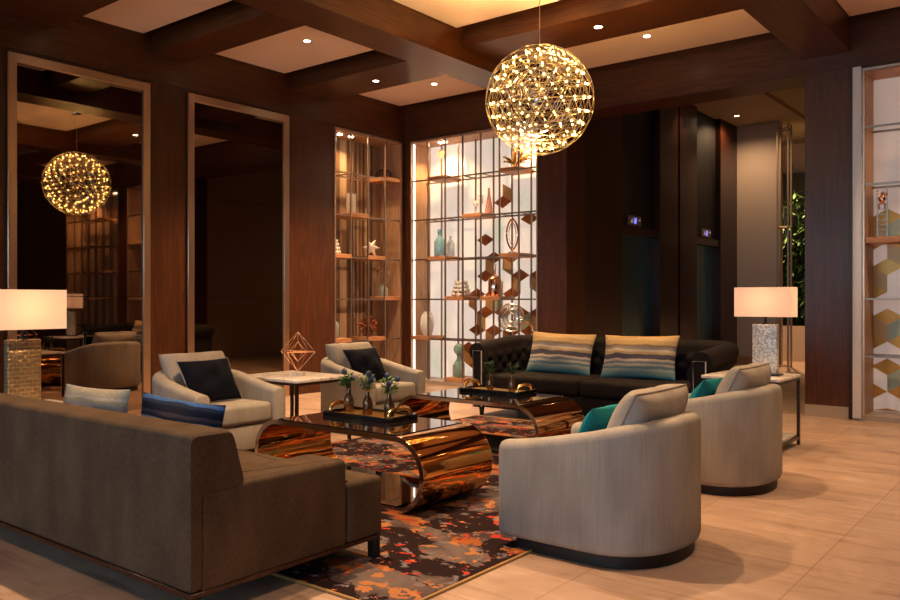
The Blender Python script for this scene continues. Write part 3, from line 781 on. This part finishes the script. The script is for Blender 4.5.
# ================================================================== CEILING DOWNLIGHTS
def downlight(x, y, z, e, label, size=1.5, blend=.7, col=(1, .62, .33)):
    t = thing('recessed_downlight', label, 'downlight', (x, y, z), 0, 'recessed ceiling downlights')
    bm = BM(); lathe(bm, [(.034, -.001), (.05, -.004), (.055, 0), (.034, .0)], n=20, cap=False); obj('trim_ring', bm, M['ring'], t)
    bm = BM(); lathe(bm, [(0, -.003), (.036, -.003), (.036, -.0005), (0, -.0005)], n=20, cap=False); obj('lens', bm, M['lens'], t)
    l = bpy.data.lights.new('downlight_lamp', 'SPOT'); l.energy = e; l.color = col; l.spot_size = size; l.spot_blend = blend; l.shadow_soft_size = .05
    lo = bpy.data.objects.new('downlight_lamp', l); C.objects.link(lo); lo.parent = t; lo.location = (0, 0, -.03)
DL = [(-6.91, 6.148, ZC, 520, 'downlight in the pinkish ceiling panel above the second mirror'),
      (-6.99, 7.36, 4.0, 280, 'downlight in the wooden beam just before the corner ceiling panel'),
      (-6.93, 8.44, ZC, 260, 'downlight in the small corner ceiling panel'),
      (-3.85, 7.29, 4.0, 200, 'downlight in the wooden beam right of the sphere pendant'),
      (-3.82, 8.37, ZC, 110, 'downlight in the ceiling panel before the lift opening'),
      (-5.02, 14.87, 4.63, 75, 'downlight deep inside the lift lobby ceiling'),
      (-6.93, 4.3, ZC, 110, 'downlight above the frame of the first mirror'),
      (-5.12, 12.95, 4.63, 22, 'downlight close to the dark panelled wall between the lift doors'),
      (-4.6, 16.5, 4.63, 900, 'added downlight brightening the leafy plant wall beyond the lift lobby')]  # this last lamp is added to brighten the plants and wall behind
for d in DL: downlight(*d, size=2.7 if d[1] == 14.87 else 1.5)
for x, y, z, e in ((-2.9, 4.6, ZC, 300), (-3.6, 2.95, ZC, 620), (-.4, 6.6, ZC, 200), (-.3, 3.6, ZC, 165), (-.6, 8.5, ZC, 200), (-4.2, -.2, ZC, 120), (-.4, .4, ZC, 200), (2.9, 5.2, ZC, 200)):
    downlight(x, y, z, e, 'downlight in a plaster ceiling panel out of the picture, lighting the seating')

# ================================================================== SPHERE PENDANT
PX, PY, PZ, PR = -3.905, 6.27, 3.07, .492
t = thing('pendant_light', 'large glowing geodesic wire sphere pendant hanging over the seating group', 'pendant light', (PX, PY, PZ))
bm = BM(); bmesh.ops.create_icosphere(bm, subdivisions=3, radius=1.0); rotm = Matrix.Rotation(.35, 3, 'Z') @ Matrix.Rotation(.2, 3, 'X')
nodes = [(rotm @ v.co).normalized() for v in bm.verts]; eds = [(e.verts[0].index, e.verts[1].index) for e in bm.edges]; bm.free()
def wire(bm, a, b, r=.0022, n=4, arc=0):
    if arc:
        pts = [((a.lerp(b, k / 4)).normalized() * a.length) for k in range(5)]
        tube(bm, pts, r, n)
    else: tube(bm, [a, b], r, n)
bm = BM()
for i, j in eds: wire(bm, nodes[i] * PR, nodes[j] * PR, .0026, 3, 1)
obj('outer_wire_frame', bm, M['chrome_wire'], t)
bm = BM()
for i, j in eds: wire(bm, nodes[i] * .44, nodes[j] * .44, .0022, 3)
for v in nodes: wire(bm, v * .33, v * PR, .0018, 3)
obj('inner_wire_frame', bm, M['chrome_wire'], t)
bm = BM(); bmesh.ops.create_icosphere(bm, subdivisions=2, radius=.30); ev = [(e.verts[0].co.copy(), e.verts[1].co.copy()) for e in bm.edges]; bm.free()
bm = BM()
for a, b in ev: tube(bm, [a, b], .006, 4)
obj('core_struts', bm, M['chrome'], t)
bm = BM(); lathe(bm, [(0, -.04), (.09, -.04), (.10, -.02), (.10, .02), (.09, .04), (0, .04)], n=20, cap=False); obj('driver_hub', bm, M['chrome'], t)
bm = BM(); tube(bm, [(0, 0, .04), (0, 0, ZC - PZ - .03)], .0035, 6); obj('cable', bm, M['chrome_wire'], t)
bm = BM(); lathe(bm, [(0, -.03), (.06, -.03), (.065, 0), (0, 0)], (0, 0, ZC - PZ), 20, cap=False); obj('ceiling_canopy', bm, M['chrome'], t)
bm = BM(); ball(bm, (0, 0, 0), .0086, 8); bulb0 = obj('bulb', bm, M['bulb'], t)
for nm, en, sz, rx, dz in (('added_fill_up', 135, 2.95, PI, .06), ('added_fill_down', 100, 2.3, 0, -.06)):  # spots added at the hub to make up for the dim bulbs
    l = bpy.data.lights.new(nm, 'SPOT'); l.energy = en; l.color = (1, .60, .20); l.spot_size = sz; l.spot_blend = .5; l.shadow_soft_size = .05
    lo = bpy.data.objects.new(nm, l); C.objects.link(lo); lo.parent = t; lo.location = (0, 0, dz); lo.rotation_euler = (rx, 0, 0)
camd = (Vector((0, 0, CH)) - Vector((PX, PY, PZ))).normalized()
order = sorted(nodes, key=lambda v: -v.dot(camd))
bulb0.location = order[0] * .452
for v in order[1:100]:
    c = bulb0.copy(); C.objects.link(c); c.location = v * .452
bm = BM()
for v in order[100:]: ball(bm, v * .452, .0086, 6)
o = obj('bulb_cluster', bm, M['bulb'], t); o['kind'] = 'stuff'
# ================================================================== RUG
t = thing('area_rug', 'abstract rug in plum, grey, orange and coral under the seating group', 'rug', (-3.95, 5.0, 0))
bm = BM(); bx(bm, -1.185, 1.785, -2.615, 1.955, .0, .012, .003, 1); obj('pile', bm, M['rug'], t)
bm = BM()
for b in ((-1.2, 1.80, -2.63, -2.615), (-1.2, 1.80, 1.955, 1.97), (-1.2, -1.185, -2.615, 1.955), (1.785, 1.80, -2.615, 1.955)): bx(bm, *b, 0, .012, .003, 1)
obj('binding', bm, M['rug_edge'], t)
RZ = .012

# ================================================================== ARMCHAIRS (local: front +x)
def dplan(xf, xc, a, b, n=16, inset=0, fr=.04):
    """D plan, counter-clockwise: straight flat front at xf, half-ellipse back"""
    pts = []
    b2, a2 = b - inset, a - inset
    for k in range(5):
        q = -PI / 2 + PI / 2 * k / 4; pts.append((xf - fr + fr * math.cos(q), -b2 + fr + fr * math.sin(q)))
    for k in range(5):
        q = PI / 2 * k / 4; pts.append((xf - fr + fr * math.cos(q), b2 - fr + fr * math.sin(q)))
    for k in range(n + 1):
        q = PI / 2 + PI * k / n
        ex = 2 / 2.15
        cx = math.copysign(abs(math.cos(q)) ** ex, math.cos(q)); sy = math.copysign(abs(math.sin(q)) ** ex, math.sin(q))
        pts.append((xc + a2 * cx, b2 * sy))
    return pts
def make_chair(label):
    t = thing('barrel_armchair', label, 'armchair', (0, 0, 0), 0, 'grey barrel armchairs')
    Lh, B, xc = .415, .425, -.06; A = Lh + xc
    zb, Hf, Hb, th = .06, .54, .685, .125
    bm = BM(); prism_round(bm, dplan(Lh - .05, xc, A - .03, B - .04), 0, .06, .004, 1); obj('plinth', bm, M['black_matte'], t)
    # shell swept round the D
    path = []
    for k in range(15): u = k / 14; path.append((Lh - u * (Lh - xc), -B))
    n = 30
    for k in range(1, n):
        q = -PI / 2 - PI * k / n; ex = 2 / 2.15
        path.append((xc + A * math.copysign(abs(math.cos(q)) ** ex, math.cos(q)), B * math.copysign(abs(math.sin(q)) ** ex, math.sin(q))))
    for k in range(15): u = 1 - k / 14; path.append((Lh - u * (Lh - xc), B))
    P = [Vector(p) for p in path]; rings = []
    def section(p, nrm, H, sh, dt):
        r = .045; c = []
        for z, o in ((zb, -.03), (zb + .012, -.008), (zb + .035, 0)): c.append((o, z))
        c += [(0, zb + .2), (0, H - r)]
        for q in range(1, 5): a = PI / 2 * q / 4; c.append((-r + r * math.cos(a), H - r + r * math.sin(a)))
        for q in range(0, 5): a = PI / 2 + PI / 2 * q / 4; c.append((-th + r + r * math.cos(a), H - r + r * math.sin(a)))
        c += [(-th, zb + .2), (-th, zb)]
        mo, mz = -th / 2, (zb + H) / 2
        return [(p.x + nrm.x * (mo + (o - mo) * (1 - sh)) + dt.x, p.y + nrm.y * (mo + (o - mo) * (1 - sh)) + dt.y, (mz + (z - mz) * (1 - sh * .45))) for o, z in c]
    m = len(P)
    for i, p in enumerate(P):
        d = (P[min(i + 1, m - 1)] - P[max(i - 1, 0)]).normalized(); nrm = Vector((-d.y, d.x)) * -1
        nrm = Vector((d.y, -d.x)) * 1
        if nrm.dot(p - Vector((0, 0))) < 0: nrm = -nrm
        u = (Lh - p.x) / (2 * Lh); s = u * u * (3 - 2 * u) * .45 + u * .55
        H = Hf + (Hb - Hf) * s
        if i == 0:
            for sh, dd in ((.16, .016), (.05, .011)): rings.append(section(p, nrm, H, sh, Vector((dd, 0))))
        rings.append(section(p, nrm, H, 0, Vector((0, 0))))
        if i == m - 1:
            for sh, dd in ((.05, .011), (.16, .016)): rings.append(section(p, nrm, H, sh, Vector((dd, 0))))
    bm = BM(); loft(bm, rings); obj('shell', bm, M['chair'], t, sharp=50)
    ip = dplan(Lh - .015, xc, A, B, 18, th - .004, .02)
    bm = BM(); prism_round(bm, ip, .065, .262, .012, 3); obj('seat_base', bm, M['chair'], t)
    ip = dplan(Lh + .005, xc, A, B, 18, th + .002, .035)
    bm = BM(); prism_round(bm, ip, .266, .43, .04, 5); sc_ = obj('seat_cushion', bm, M['chair'], t)
    bm = BM(); per = cushion(bm, .60, .46, .21, 4.2, .45, .03, 24, 18, 3, .004)
    bc = obj('back_cushion', bm, M['chair_cush'], t, (-.05, 0, .40), (0, 0, 0)); bc.rotation_euler = (-.48, 0, PI / 2)
    bm = BM(); tube(bm, [(p[0] * 1.0, p[1], p[2]) for p in per], .006, 5, True); obj('piping', bm, M['piping'], bc)
    return t
CHL = ['grey barrel armchair with navy pillow nearest the mirrors and the striped sofa pillows',
       'grey barrel armchair with navy pillow beside the lit bookcases',
       'grey barrel armchair with teal pillow seen from behind, nearest the camera',
       'grey barrel armchair with teal pillow beside the marble lamp table']
ch = make_chair(CHL[0]); CP = [(-5.58, 3.93, 0), (-5.65, 5.80, 0), (-1.90, 3.77, 0), (-1.99, 5.47, 0)]
ch.location = CP[0]
for i in (1, 2, 3): dup(ch, CP[i], 0 if i == 1 else PI, CHL[i])
def pillow(label, loc, rot, w, h, t_, mat, seed, group=None, pipe=None, pinch=.06):
    t = thing('throw_pillow', label, 'pillow', loc, 0, group); t.rotation_euler = rot
    bm = BM(); per = cushion(bm, w, h, t_, 2.4, .6, pinch, 24, 20, seed); obj('cover', bm, mat, t)
    if pipe: bm = BM(); tube(bm, per, .005, 5, True); obj('piping', bm, pipe, t)
    return t
# chairs on the left face +x, chairs on the right face -x
for i, lab in ((0, 'navy velvet pillow on the armchair nearest the mirrors'), (1, 'navy velvet pillow on the armchair beside the lit bookcases')):
    x, y, z = CP[i]; pillow(lab, (x + .13, y - .02, .432), (-.50, 0, PI / 2 + .10), .52, .38, .14, M['navy'], 20 + i, 'navy pillows on the left armchairs', M['navy_piping'])
for i, lab in ((2, 'teal pillow tucked in the armchair nearest the camera'), (3, 'teal pillow tucked in the armchair beside the marble lamp table')):
    x, y, z = CP[i]; pillow(lab, (x - .14, y - .05, .432), (-.55, 0, -PI / 2 - .08), .42, .34, .12, M['teal'], 30 + i, 'teal pillows on the right armchairs')

# ================================================================== TAUPE SOFA (back towards the camera)
SX0, SX1, SY = -4.93, -2.67, 1.79
t = thing('low_sofa', 'long taupe velvet sofa with low arm seen from behind at lower left', 'sofa', (SX1, SY, 0)); Ls = SX1 - SX0
def extr(bm, prof, x0, x1, r=.02):
    """extrude a (y,z) profile along x with softened ends"""
    cy = sum(p[0] for p in prof) / len(prof); cz = sum(p[1] for p in prof) / len(prof)
    def rg(x, k): return [(x, cy + (p[0] - cy) * k, cz + (p[1] - cz) * k) for p in prof]
    loft(bm, [rg(x0, .965), rg(x0 + r * .3, .99), rg(x0 + r, 1), rg((x0 + x1) / 2, 1), rg(x1 - r, 1), rg(x1 - r * .3, .99), rg(x1, .965)])
def round_prof(poly, r, n=4):
    out = []
    m = len(poly)
    for i in range(m):
        a, b, c = Vector(poly[i - 1]), Vector(poly[i]), Vector(poly[(i + 1) % m]); u = (a - b).normalized(); v = (c - b).normalized()
        rr_ = min(r, (a - b).length * .45, (c - b).length * .45); p, q = b + u * rr_, b + v * rr_
        for k in range(n + 1):
            s = k / n; out.append(tuple(p * (1 - s) ** 2 + b * 2 * s * (1 - s) + q * s * s))
    return out
bm = BM(); extr(bm, round_prof([(0, .125), (0, .735), (.20, .735), (.262, .505), (.05, .505), (.05, .125)], .035), -Ls, 0, .03); obj('backrest', bm, M['sofa'], t)
for x0, x1 in ((-.25, 0), (-Ls, -Ls + .25)):
    bm = BM(); prism_round(bm, rpoly(x0, x1, .052, .83, .02), .125, .518, .028, 4, .008); obj('arm', bm, M['sofa'], t)
mid = -Ls / 2
for a, b, fa, fb in ((mid + .003, -.255, mid + .003, 0), (-Ls + .255, mid - .003, -Ls, mid - .003)):
    bm = BM()
    if fb == 0: poly = [(a, .10), (b, .10), (b, .835), (fb, .835), (fb, 1.07), (fa, 1.07)]
    else: poly = [(a, .10), (b, .10), (b, 1.07), (fa, 1.07), (fa, .835), (a, .835)]
    poly = round_prof(poly, .02, 3); prism_round(bm, poly, .127, .405, .03, 4, .008); obj('seat_cushion', bm, M['sofa'], t)
bm = BM(); bx(bm, -Ls + .01, -.004, .004, 1.06, .102, .1245, .004, 1); obj('frame', bm, M['dark_wood'] if 'dark_wood' in M else M['wood_dark'], t)
for x, y in ((-.026, 1.034), (-.026, .03), (-Ls + .034, 1.034), (-Ls + .034, .03)):
    bm = BM(); bx(bm, x - .022, x + .022, y - .022, y + .022, RZ if y > .5 else 0, .1022, .002, 1); obj('leg', bm, M['black_matte'], t)
pillow('pale beige striped lumbar pillow showing over the taupe sofa back, near the lamp', (-4.20, 2.19, .385), (.13, .02, PI), .68, .40, .13, M['stripe_pale'], 41, 'striped lumbar pillows on the taupe sofa')
pillow('blue and navy striped lumbar pillow showing over the taupe sofa back', (-3.43, 2.20, .38), (.13, -.02, PI), .69, .40, .13, M['stripe_blue'], 43, 'striped lumbar pillows on the taupe sofa')

# ================================================================== DARK CHESTERFIELD
KX0, KX1, KY0, KY1 = -5.24, -2.63, 7.03, 7.98
t = thing('chesterfield_sofa', 'dark tufted chesterfield sofa with rolled arms in front of the lift lobby', 'sofa', ((KX0 + KX1) / 2, KY0, 0)); W2 = (KX1 - KX0) / 2; DD = KY1 - KY0
# plan line of the inner face: left arm front -> back -> right arm front
IN = .135
pl = []; rc = .12
def line(a, b, n): return [(a[0] + (b[0] - a[0]) * k / n, a[1] + (b[1] - a[1]) * k / n) for k in range(n)]
xi, yi = W2 - IN, DD - .17
pl += line((-xi, 0.0), (-xi, yi - rc), 36)
pl += [(-xi + rc - rc * math.cos(a), yi - rc + rc * math.sin(a)) for a in [PI / 2 * k / 10 for k in range(10)]]
pl += line((-xi + rc, yi), (xi - rc, yi), 104)
pl += [(xi - rc + rc * math.sin(a), yi - rc + rc * math.cos(a)) for a in [PI / 2 * k / 10 for k in range(10)]]
pl += line((xi, yi - rc), (xi, 0.0), 36) + [(xi, 0)]
P = [Vector(p) for p in pl]; sl = [0]
for a, b in zip(P, P[1:]): sl.append(sl[-1] + (b - a).length)
aT, bT = .19, .17
def tuft(s, z):
    u, v = s / aT, (z - .49) / bT
    f = abs(math.sin(PI * (u + v) / 1)) * abs(math.sin(PI * (u - v) / 1)); return f ** .45
rings = []
for i, p in enumerate(P):
    d = (P[min(i + 1, len(P) - 1)] - P[max(i - 1, 0)]).normalized(); nr = Vector((-d.y, d.x))  # outward (left of travel)
    yb = max(0, min(1, p.y / yi)); H = .785 + .065 * yb
    c = []
    for k in range(18):       # inner face
        z = .30 + (H - .10 - .30) * k / 17; fade = min(1, (z - .30) / .08) * min(1, max(0, (H - .10 - z) / .05))
        c.append((-.045 * tuft(sl[i], z) * fade - .02 * (k / 17), z))
    cx_, cz_, rr_ = .075, H - .095, .095
    for k in range(1, 15):
        a = PI - (PI * 1.32) * k / 14; c.append((cx_ + rr_ * math.cos(a) * 1.05, cz_ + rr_ * math.sin(a)))
    c += [(.125, cz_ - .11), (.13, .4), (.13, .09), (.02, .09), (.0, .28)]
    rings.append([(p.x + nr.x * o, p.y + nr.y * o, z) for o, z in c])
bm = BM(); loft(bm, rings); obj('rolled_frame', bm, M['black_velvet'], t, sharp=60)
bm = BM()
for i in range(-2, 26):
    for j in range(3):
        s = aT * (i + (.5 if j % 2 else 0)); z = .49 + bT / 2 * j
        if s < .1 or s > sl[-1] - .1: continue
        k = min(range(len(sl)), key=lambda q: abs(sl[q] - s)); d = (P[min(k + 1, len(P) - 1)] - P[max(k - 1, 0)]).normalized(); nr = Vector((-d.y, d.x))
        ball(bm, (P[k].x - nr.x * .008, P[k].y - nr.y * .008, z), .013, 7)
obj('tuft_buttons', bm, M['black_velvet'], t)
bm = BM(); bx(bm, -xi + .005, xi - .005, .03, yi - .01, .09, .29, .015, 2); obj('seat_base', bm, M['black_velvet'], t)
for a, b in ((-xi + .012, -.004), (.004, xi - .012)):
    bm = BM(); prism_round(bm, rpoly(a, b, .0, yi - .07, .035), .295, .455, .04, 4); obj('seat_cushion', bm, M['black_velvet'], t)
for s in (-1, 1):
    bm = BM(); x0 = s * (xi + .005); x1 = s * (xi + .118)
    tube(bm, [(x0, -.004, .10), (x0, -.004, .70), (x1, -.004, .70), (x1, -.004, .10)], .0065, 5); obj('nailhead_trim', bm, M['nickel'], t)
for x in (-W2 + .08, W2 - .08):
    for y in (.07, DD - .12):
        bm = BM(); lathe(bm, [(0, 0), (.022, 0), (.032, .09), (0, .09)], (x, y, 0), 12, cap=False); obj('foot', bm, M['black_matte'], t)
pillow('gold to teal striped pillow nearer the bookcase on the dark sofa', (-4.50, 7.58, .45), (-.30, .02, .0), .80, .46, .16, M['stripe_gold'], 51, 'striped pillows on the dark sofa')
pillow('gold to teal striped pillow nearer the lamp on the dark sofa', (-3.56, 7.56, .45), (-.30, -.02, .0), .82, .46, .16, M['stripe_gold'], 53, 'striped pillows on the dark sofa')

# ================================================================== COFFEE TABLES
def make_coffee(label, loc, Lx, Dy, Hh):
    t = thing('coffee_table', label, 'coffee table', loc, 0, 'copper loop coffee tables')
    r = Hh / 2; th = .03; h = Lx / 2 - r
    def race(rad, n=22):
        o = []
        for k in range(n + 1): a = -PI / 2 + PI * k / n; o.append((h + rad * math.cos(a), r + rad * math.sin(a)))
        for k in range(n + 1): a = PI / 2 + PI * k / n; o.append((-h + rad * math.cos(a), r + rad * math.sin(a)))
        return o
    out, inn = race(r), race(r - th); n = len(out)
    bm = BM()
    e = .004
    def ring(pts, y): return [bm.verts.new((p[0], y, p[1])) for p in pts]
    A, B, a_, b_ = ring(out, -Dy / 2), ring(out, Dy / 2), ring(inn, -Dy / 2), ring(inn, Dy / 2)
    for i in range(n):
        j = (i + 1) % n
        bm.faces.new((A[i], A[j], B[j], B[i])); bm.faces.new((a_[i], b_[i], b_[j], a_[j]))
    obj('copper_band', bm, M['copper'], t, sharp=40)
    for y in (-Dy / 2, Dy / 2):
        bm = BM(); s = -1 if y < 0 else 1
        A, a_ = ring(out, y), ring(inn, y); A2, a2 = ring(out, y + s * .006), ring(inn, y + s * .006)
        for i in range(n):
            j = (i + 1) % n; bm.faces.new((A2[i], A2[j], a2[j], a2[i])); bm.faces.new((A[i], A[j], A2[j], A2[i])); bm.faces.new((a_[i], a2[i], a2[j], a_[j]))
        obj('rim', bm, M['rim'], t, sharp=40)
    bm = BM(); bx(bm, -h, h, -Dy / 2 + .012, Dy / 2 - .012, Hh, Hh + .005, .0015, 1); obj('glass_top', bm, M['black_glass'], t)
    bm = BM(); bx(bm, -h, h, -Dy / 2 + .012, Dy / 2 - .012, th, th + .005, .0015, 1); obj('glass_base', bm, M['black_glass'], t)
    return t
T1 = (-3.68, 3.81, RZ); T2 = (-3.97, 5.55, RZ); TH1 = .445
make_coffee('copper mirrored loop coffee table nearest the camera with a tray of three vases', T1, 1.50, .66, TH1)
make_coffee('copper mirrored loop coffee table before the dark sofa with a tray of two vases', T2, 1.46, .70, .43)
def tray(label, loc, w, d, rz):
    t = thing('serving_tray', label, 'tray', loc, rz, 'black trays on the coffee tables')
    bm = BM(); z = .0
    bx(bm, -w / 2, w / 2, -d / 2, d / 2, 0, .012, .003, 1)
    for b in ((-w / 2, w / 2, -d / 2, -d / 2 + .012), (-w / 2, w / 2, d / 2 - .012, d / 2), (-w / 2, -w / 2 + .012, -d / 2 + .012, d / 2 - .012), (w / 2 - .012, w / 2, -d / 2 + .012, d / 2 - .012)): bx(bm, *b, .012, .032, .003, 1)
    obj('tray_body', bm, M['black_gloss'], t)
    bm = BM(); bx(bm, -w / 2 + .013, w / 2 - .013, -d / 2 + .013, d / 2 - .013, .012, .015); obj('gold_liner', bm, M['gold_tray'], t)
    for s in (-1, 1):
        bm = BM(); hx = s * (w / 2 - .03)
        pts = [(hx, d * .36 * math.cos(PI * k / 14), .03 + .05 * math.sin(PI * k / 14) ** .6) for k in range(15)]
        tube(bm, pts, [.010 + .006 * math.sin(PI * k / 14) for k in range(15)], 8); obj('handle', bm, M['gold'], t)
    return t
def vase_flowers(label, loc, seed, blue, sc_=1.0, group=None):
    t = thing('bud_vase', label, 'vase', loc, 0, group); t.scale = (sc_,) * 3
    bm = BM(); lathe(bm, [(0, 0), (.026, 0), (.031, .012), (.031, .07), (.024, .095), (.013, .115), (.012, .14), (.016, .145), (.011, .145), (.010, .12), (0, .11)], n=18, cap=False); obj('bottle', bm, M['bronze_vase'], t)
    rr = random.Random(seed); bs, bl, bf, bb = BM(), BM(), BM(), BM()
    for k in range(7):
        a = rr.uniform(0, 6.3); b = rr.uniform(.01, .06); tip = Vector((b * math.cos(a), b * math.sin(a), rr.uniform(.19, .25)))
        tube(bs, [(0, 0, .12), (tip.x * .4, tip.y * .4, .17), tip], .0022, 4)
        if k < blue: ball(bf, tip, .017, 7, sq=(1, 1, 1.15)); 
        elif k == blue: ball(bb, tip, .010, 6)
        for q in range(15):
            p = Vector((tip.x * rr.uniform(.3, 1), tip.y * rr.uniform(.3, 1), rr.uniform(.145, tip.z)))
            aa = rr.uniform(0, 6.3); d = Vector((math.cos(aa), math.sin(aa), rr.uniform(-.2, .7))).normalized() * rr.uniform(.03, .055); s = d.cross(Vector((0, 0, 1))).normalized() * .009
            bl.faces.new([bl.verts.new(p), bl.verts.new(p + d * .5 + s), bl.verts.new(p + d), bl.verts.new(p + d * .5 - s)])
    obj('stems', bs, M['leaf'], t); obj('leaves', bl, M['leaf'] if blue else M['leaf_dark'], t)
    if blue: obj('thistle_heads', bf, M['thistle'], t); obj('yellow_bud', bb, M['bud'], t)
    else: bf.free(); bb.free()
zt1 = RZ + TH1 + .005; zt2 = RZ + .43 + .005
tray('black tray with gold liner and handles on the nearer copper table', (-3.79, 3.93, zt1), .60, .30, 0)
for x, y, lab, sd in ((-4.02, 3.96, 'small bronze bottle vase with thistles at the far left end of the nearer tray', 61), (-3.80, 3.92, 'small bronze bottle vase with thistles in the middle of the nearer tray', 62), (-3.585, 3.90, 'small bronze bottle vase with thistles at the right end of the nearer tray', 63)):
    vase_flowers(lab, (x, y, zt1 + .015), sd, 3, 1.12, 'bronze vases on the nearer tray')
tray('black tray with gold handles on the copper table before the dark sofa', (-4.03, 5.78, zt2), .62, .30, 0)
for x, lab, sd in ((-4.11, 'small bronze vase of dark greenery, left of the two on the farther tray', 71), (-3.88, 'small bronze vase of dark greenery, right of the two on the farther tray', 72)):
    vase_flowers(lab, (x, 5.78, zt2 + .015), sd, 0, 1.0, 'bronze vases on the farther tray')

# ================================================================== SIDE TABLES AND LAMPS
def side_table(label, x0, x1, y0, y1, z, shelf=True, mat='dark_metal'):
    t = thing('side_table', label, 'side table', ((x0 + x1) / 2, (y0 + y1) / 2, 0), 0, 'marble topped side tables'); a, b = (x1 - x0) / 2, (y1 - y0) / 2
    bm = BM(); bx(bm, -a, a, -b, b, z - .025, z, .004, 2); obj('marble_top', bm, M['marble'], t)
    bm = BM(); q = .012
    for d in ((-a + .004, a - .004, -b + .004, -b + .004 + 2 * q), (-a + .004, a - .004, b - .004 - 2 * q, b - .004), (-a + .004, -a + .004 + 2 * q, -b + .03, b - .03), (a - .004 - 2 * q, a - .004, -b + .03, b - .03)): bx(bm, *d, z - .047, z - .0255)
    obj('top_frame', bm, M[mat], t)
    for sx in (-1, 1):
        for sy in (-1, 1):
            bm = BM(); cx, cy = sx * (a - .016), sy * (b - .016); bx(bm, cx - q, cx + q, cy - q, cy + q, 0, z - .0475); obj('leg', bm, M[mat], t)
    if shelf:
        bm = BM(); bx(bm, -a + .03, a - .03, -b + .03, b - .03, .075, .095, .003, 1); obj('marble_shelf', bm, M['marble'], t)
        bm = BM()
        for d in ((-a + .0285, a - .0285, -b + .004, -b + .028), (-a + .0285, a - .0285, b - .028, b - .004), (-a + .004, -a + .028, -b + .029, b - .029), (a - .028, a - .004, -b + .029, b - .029)): bx(bm, *d, .05, .0745)
        obj('shelf_frame', bm, M[mat], t)
side_table('marble side table with lower shelf carrying the silver lamp, beside the dark sofa', -2.58, -1.93, 6.74, 7.35, .608)
side_table('marble side table with wire ornament between the two left armchairs', -5.93, -5.13, 4.45, 5.09, .58, False)
side_table('marble side table carrying the lamp at the left edge, behind the taupe sofa', -5.62, -5.0, 2.02, 2.66, .565)
def lamp(label, loc, rz, mat):
    t = thing('table_lamp', label, 'table lamp', loc, rz, 'rectangular shade table lamps')
    bm = BM(); bx(bm, -.13, .13, -.06, .06, 0, .018, .003, 1); obj('foot_plate', bm, M['lamp_black'], t)
    bm = BM(); bx(bm, -.102, .102, -.033, .033, .018, .435, .006, 2)
    obj('base', bm, mat, t)
    bm = BM(); tube(bm, [(0, 0, .435), (0, 0, .60)], .011, 8); lathe(bm, [(0, .435), (.03, .435), (.03, .443), (0, .443)], n=12, cap=False); bx(bm, -.228, .228, -.004, .004, .72, .728); obj('neck', bm, M['lamp_black'], t)
    W, D, z0, z1 = .235, .10, .50, .75
    bm = BM(); th = .003
    o_ = [(x, y) for x, y in rpoly(-W, W, -D, D, .008, 2)]; i_ = [(x, y) for x, y in rpoly(-W + th, W - th, -D + th, D - th, .006, 2)]
    loft(bm, [[(p[0], p[1], z0) for p in i_], [(p[0], p[1], z0) for p in o_], [(p[0], p[1], z1) for p in o_], [(p[0], p[1], z1) for p in i_], [(p[0], p[1], z0) for p in i_]], True, False)
    obj('lamp_shade', bm, M['shade'], t)
    bm = BM(); ball(bm, (0, 0, .625), .026, 10); obj('bulb', bm, M['lamp_bulb'], t)
    l = bpy.data.lights.new('lamp_glow', 'POINT'); l.energy = 2.7; l.color = (1, .58, .30); l.shadow_soft_size = .035
    lo = bpy.data.objects.new('lamp_glow', l); C.objects.link(lo); lo.parent = t; lo.location = (0, 0, .625)
M['lamp_bulb'] = plain('warm_bulb', (1, .8, .5), .5, emit=(1, .66, .34), es=6)
lamp('silver hammered table lamp with cream shade beside the dark sofa', (-2.14, 7.06, .608), 0, M['hammered'])
lamp('hammered table lamp with cream shade at the left edge before the mirror', (-5.29, 2.33, .565), PI / 2, M['hammered_bronze'])
# wire ornament
t = thing('wire_ornament', 'rose gold wire octahedron on a white block, on the side table between armchairs', 'ornament', (-5.47, 4.76, .58), .3)
bm = BM(); bx(bm, -.05, .05, -.05, .05, 0, .035, .003, 1); obj('base_block', bm, M['marble'], t)
bm = BM()
for s in (1, .5):
    c = Vector((0, 0, .215)); rr_ = .175 * s
    ax = [Vector(v) * rr_ for v in ((1, 0, 0), (0, 1, 0), (-1, 0, 0), (0, -1, 0))]; tp, bt = Vector((0, 0, rr_)), Vector((0, 0, -rr_))
    for k in range(4):
        for a, b in ((ax[k], ax[(k + 1) % 4]), (ax[k], tp), (ax[k], bt)): tube(bm, [c + a, c + b], .0032, 5)
for v in ((1, 0, 0), (0, 1, 0), (-1, 0, 0), (0, -1, 0), (0, 0, 1), (0, 0, -1)): tube(bm, [Vector((0, 0, .215)) + Vector(v) * .0875, Vector((0, 0, .215)) + Vector(v) * .175], .004, 5)
obj('wire_frame', bm, M['rosegold'], t)

# ================================================================== LIGHT: dusk daylight through the windows behind, sky
for a, b in wins:
    l = bpy.data.lights.new('window_daylight', 'AREA'); l.shape = 'RECTANGLE'; l.size = b - a - .1; l.size_y = 3.3; l.energy = 98; l.color = (.55, .80, 1)
    lo = bpy.data.objects.new('window_daylight', l); C.objects.link(lo); lo.location = ((a + b) / 2, YF - .25, 1.97); lo.rotation_euler = (PI / 2, 0, 0)
w = bpy.data.worlds.new('world'); sc.world = w; w.use_nodes = True
w.node_tree.nodes['Background'].inputs[0].default_value = (.25, .32, .42, 1); w.node_tree.nodes['Background'].inputs[1].default_value = .25
try:
    sc.cycles.max_bounces = 8; sc.cycles.diffuse_bounces = 4; sc.cycles.glossy_bounces = 5; sc.cycles.transparent_max_bounces = 12
    sc.cycles.sample_clamp_indirect = 4; sc.cycles.caustics_reflective = False; sc.cycles.caustics_refractive = False
except Exception: pass
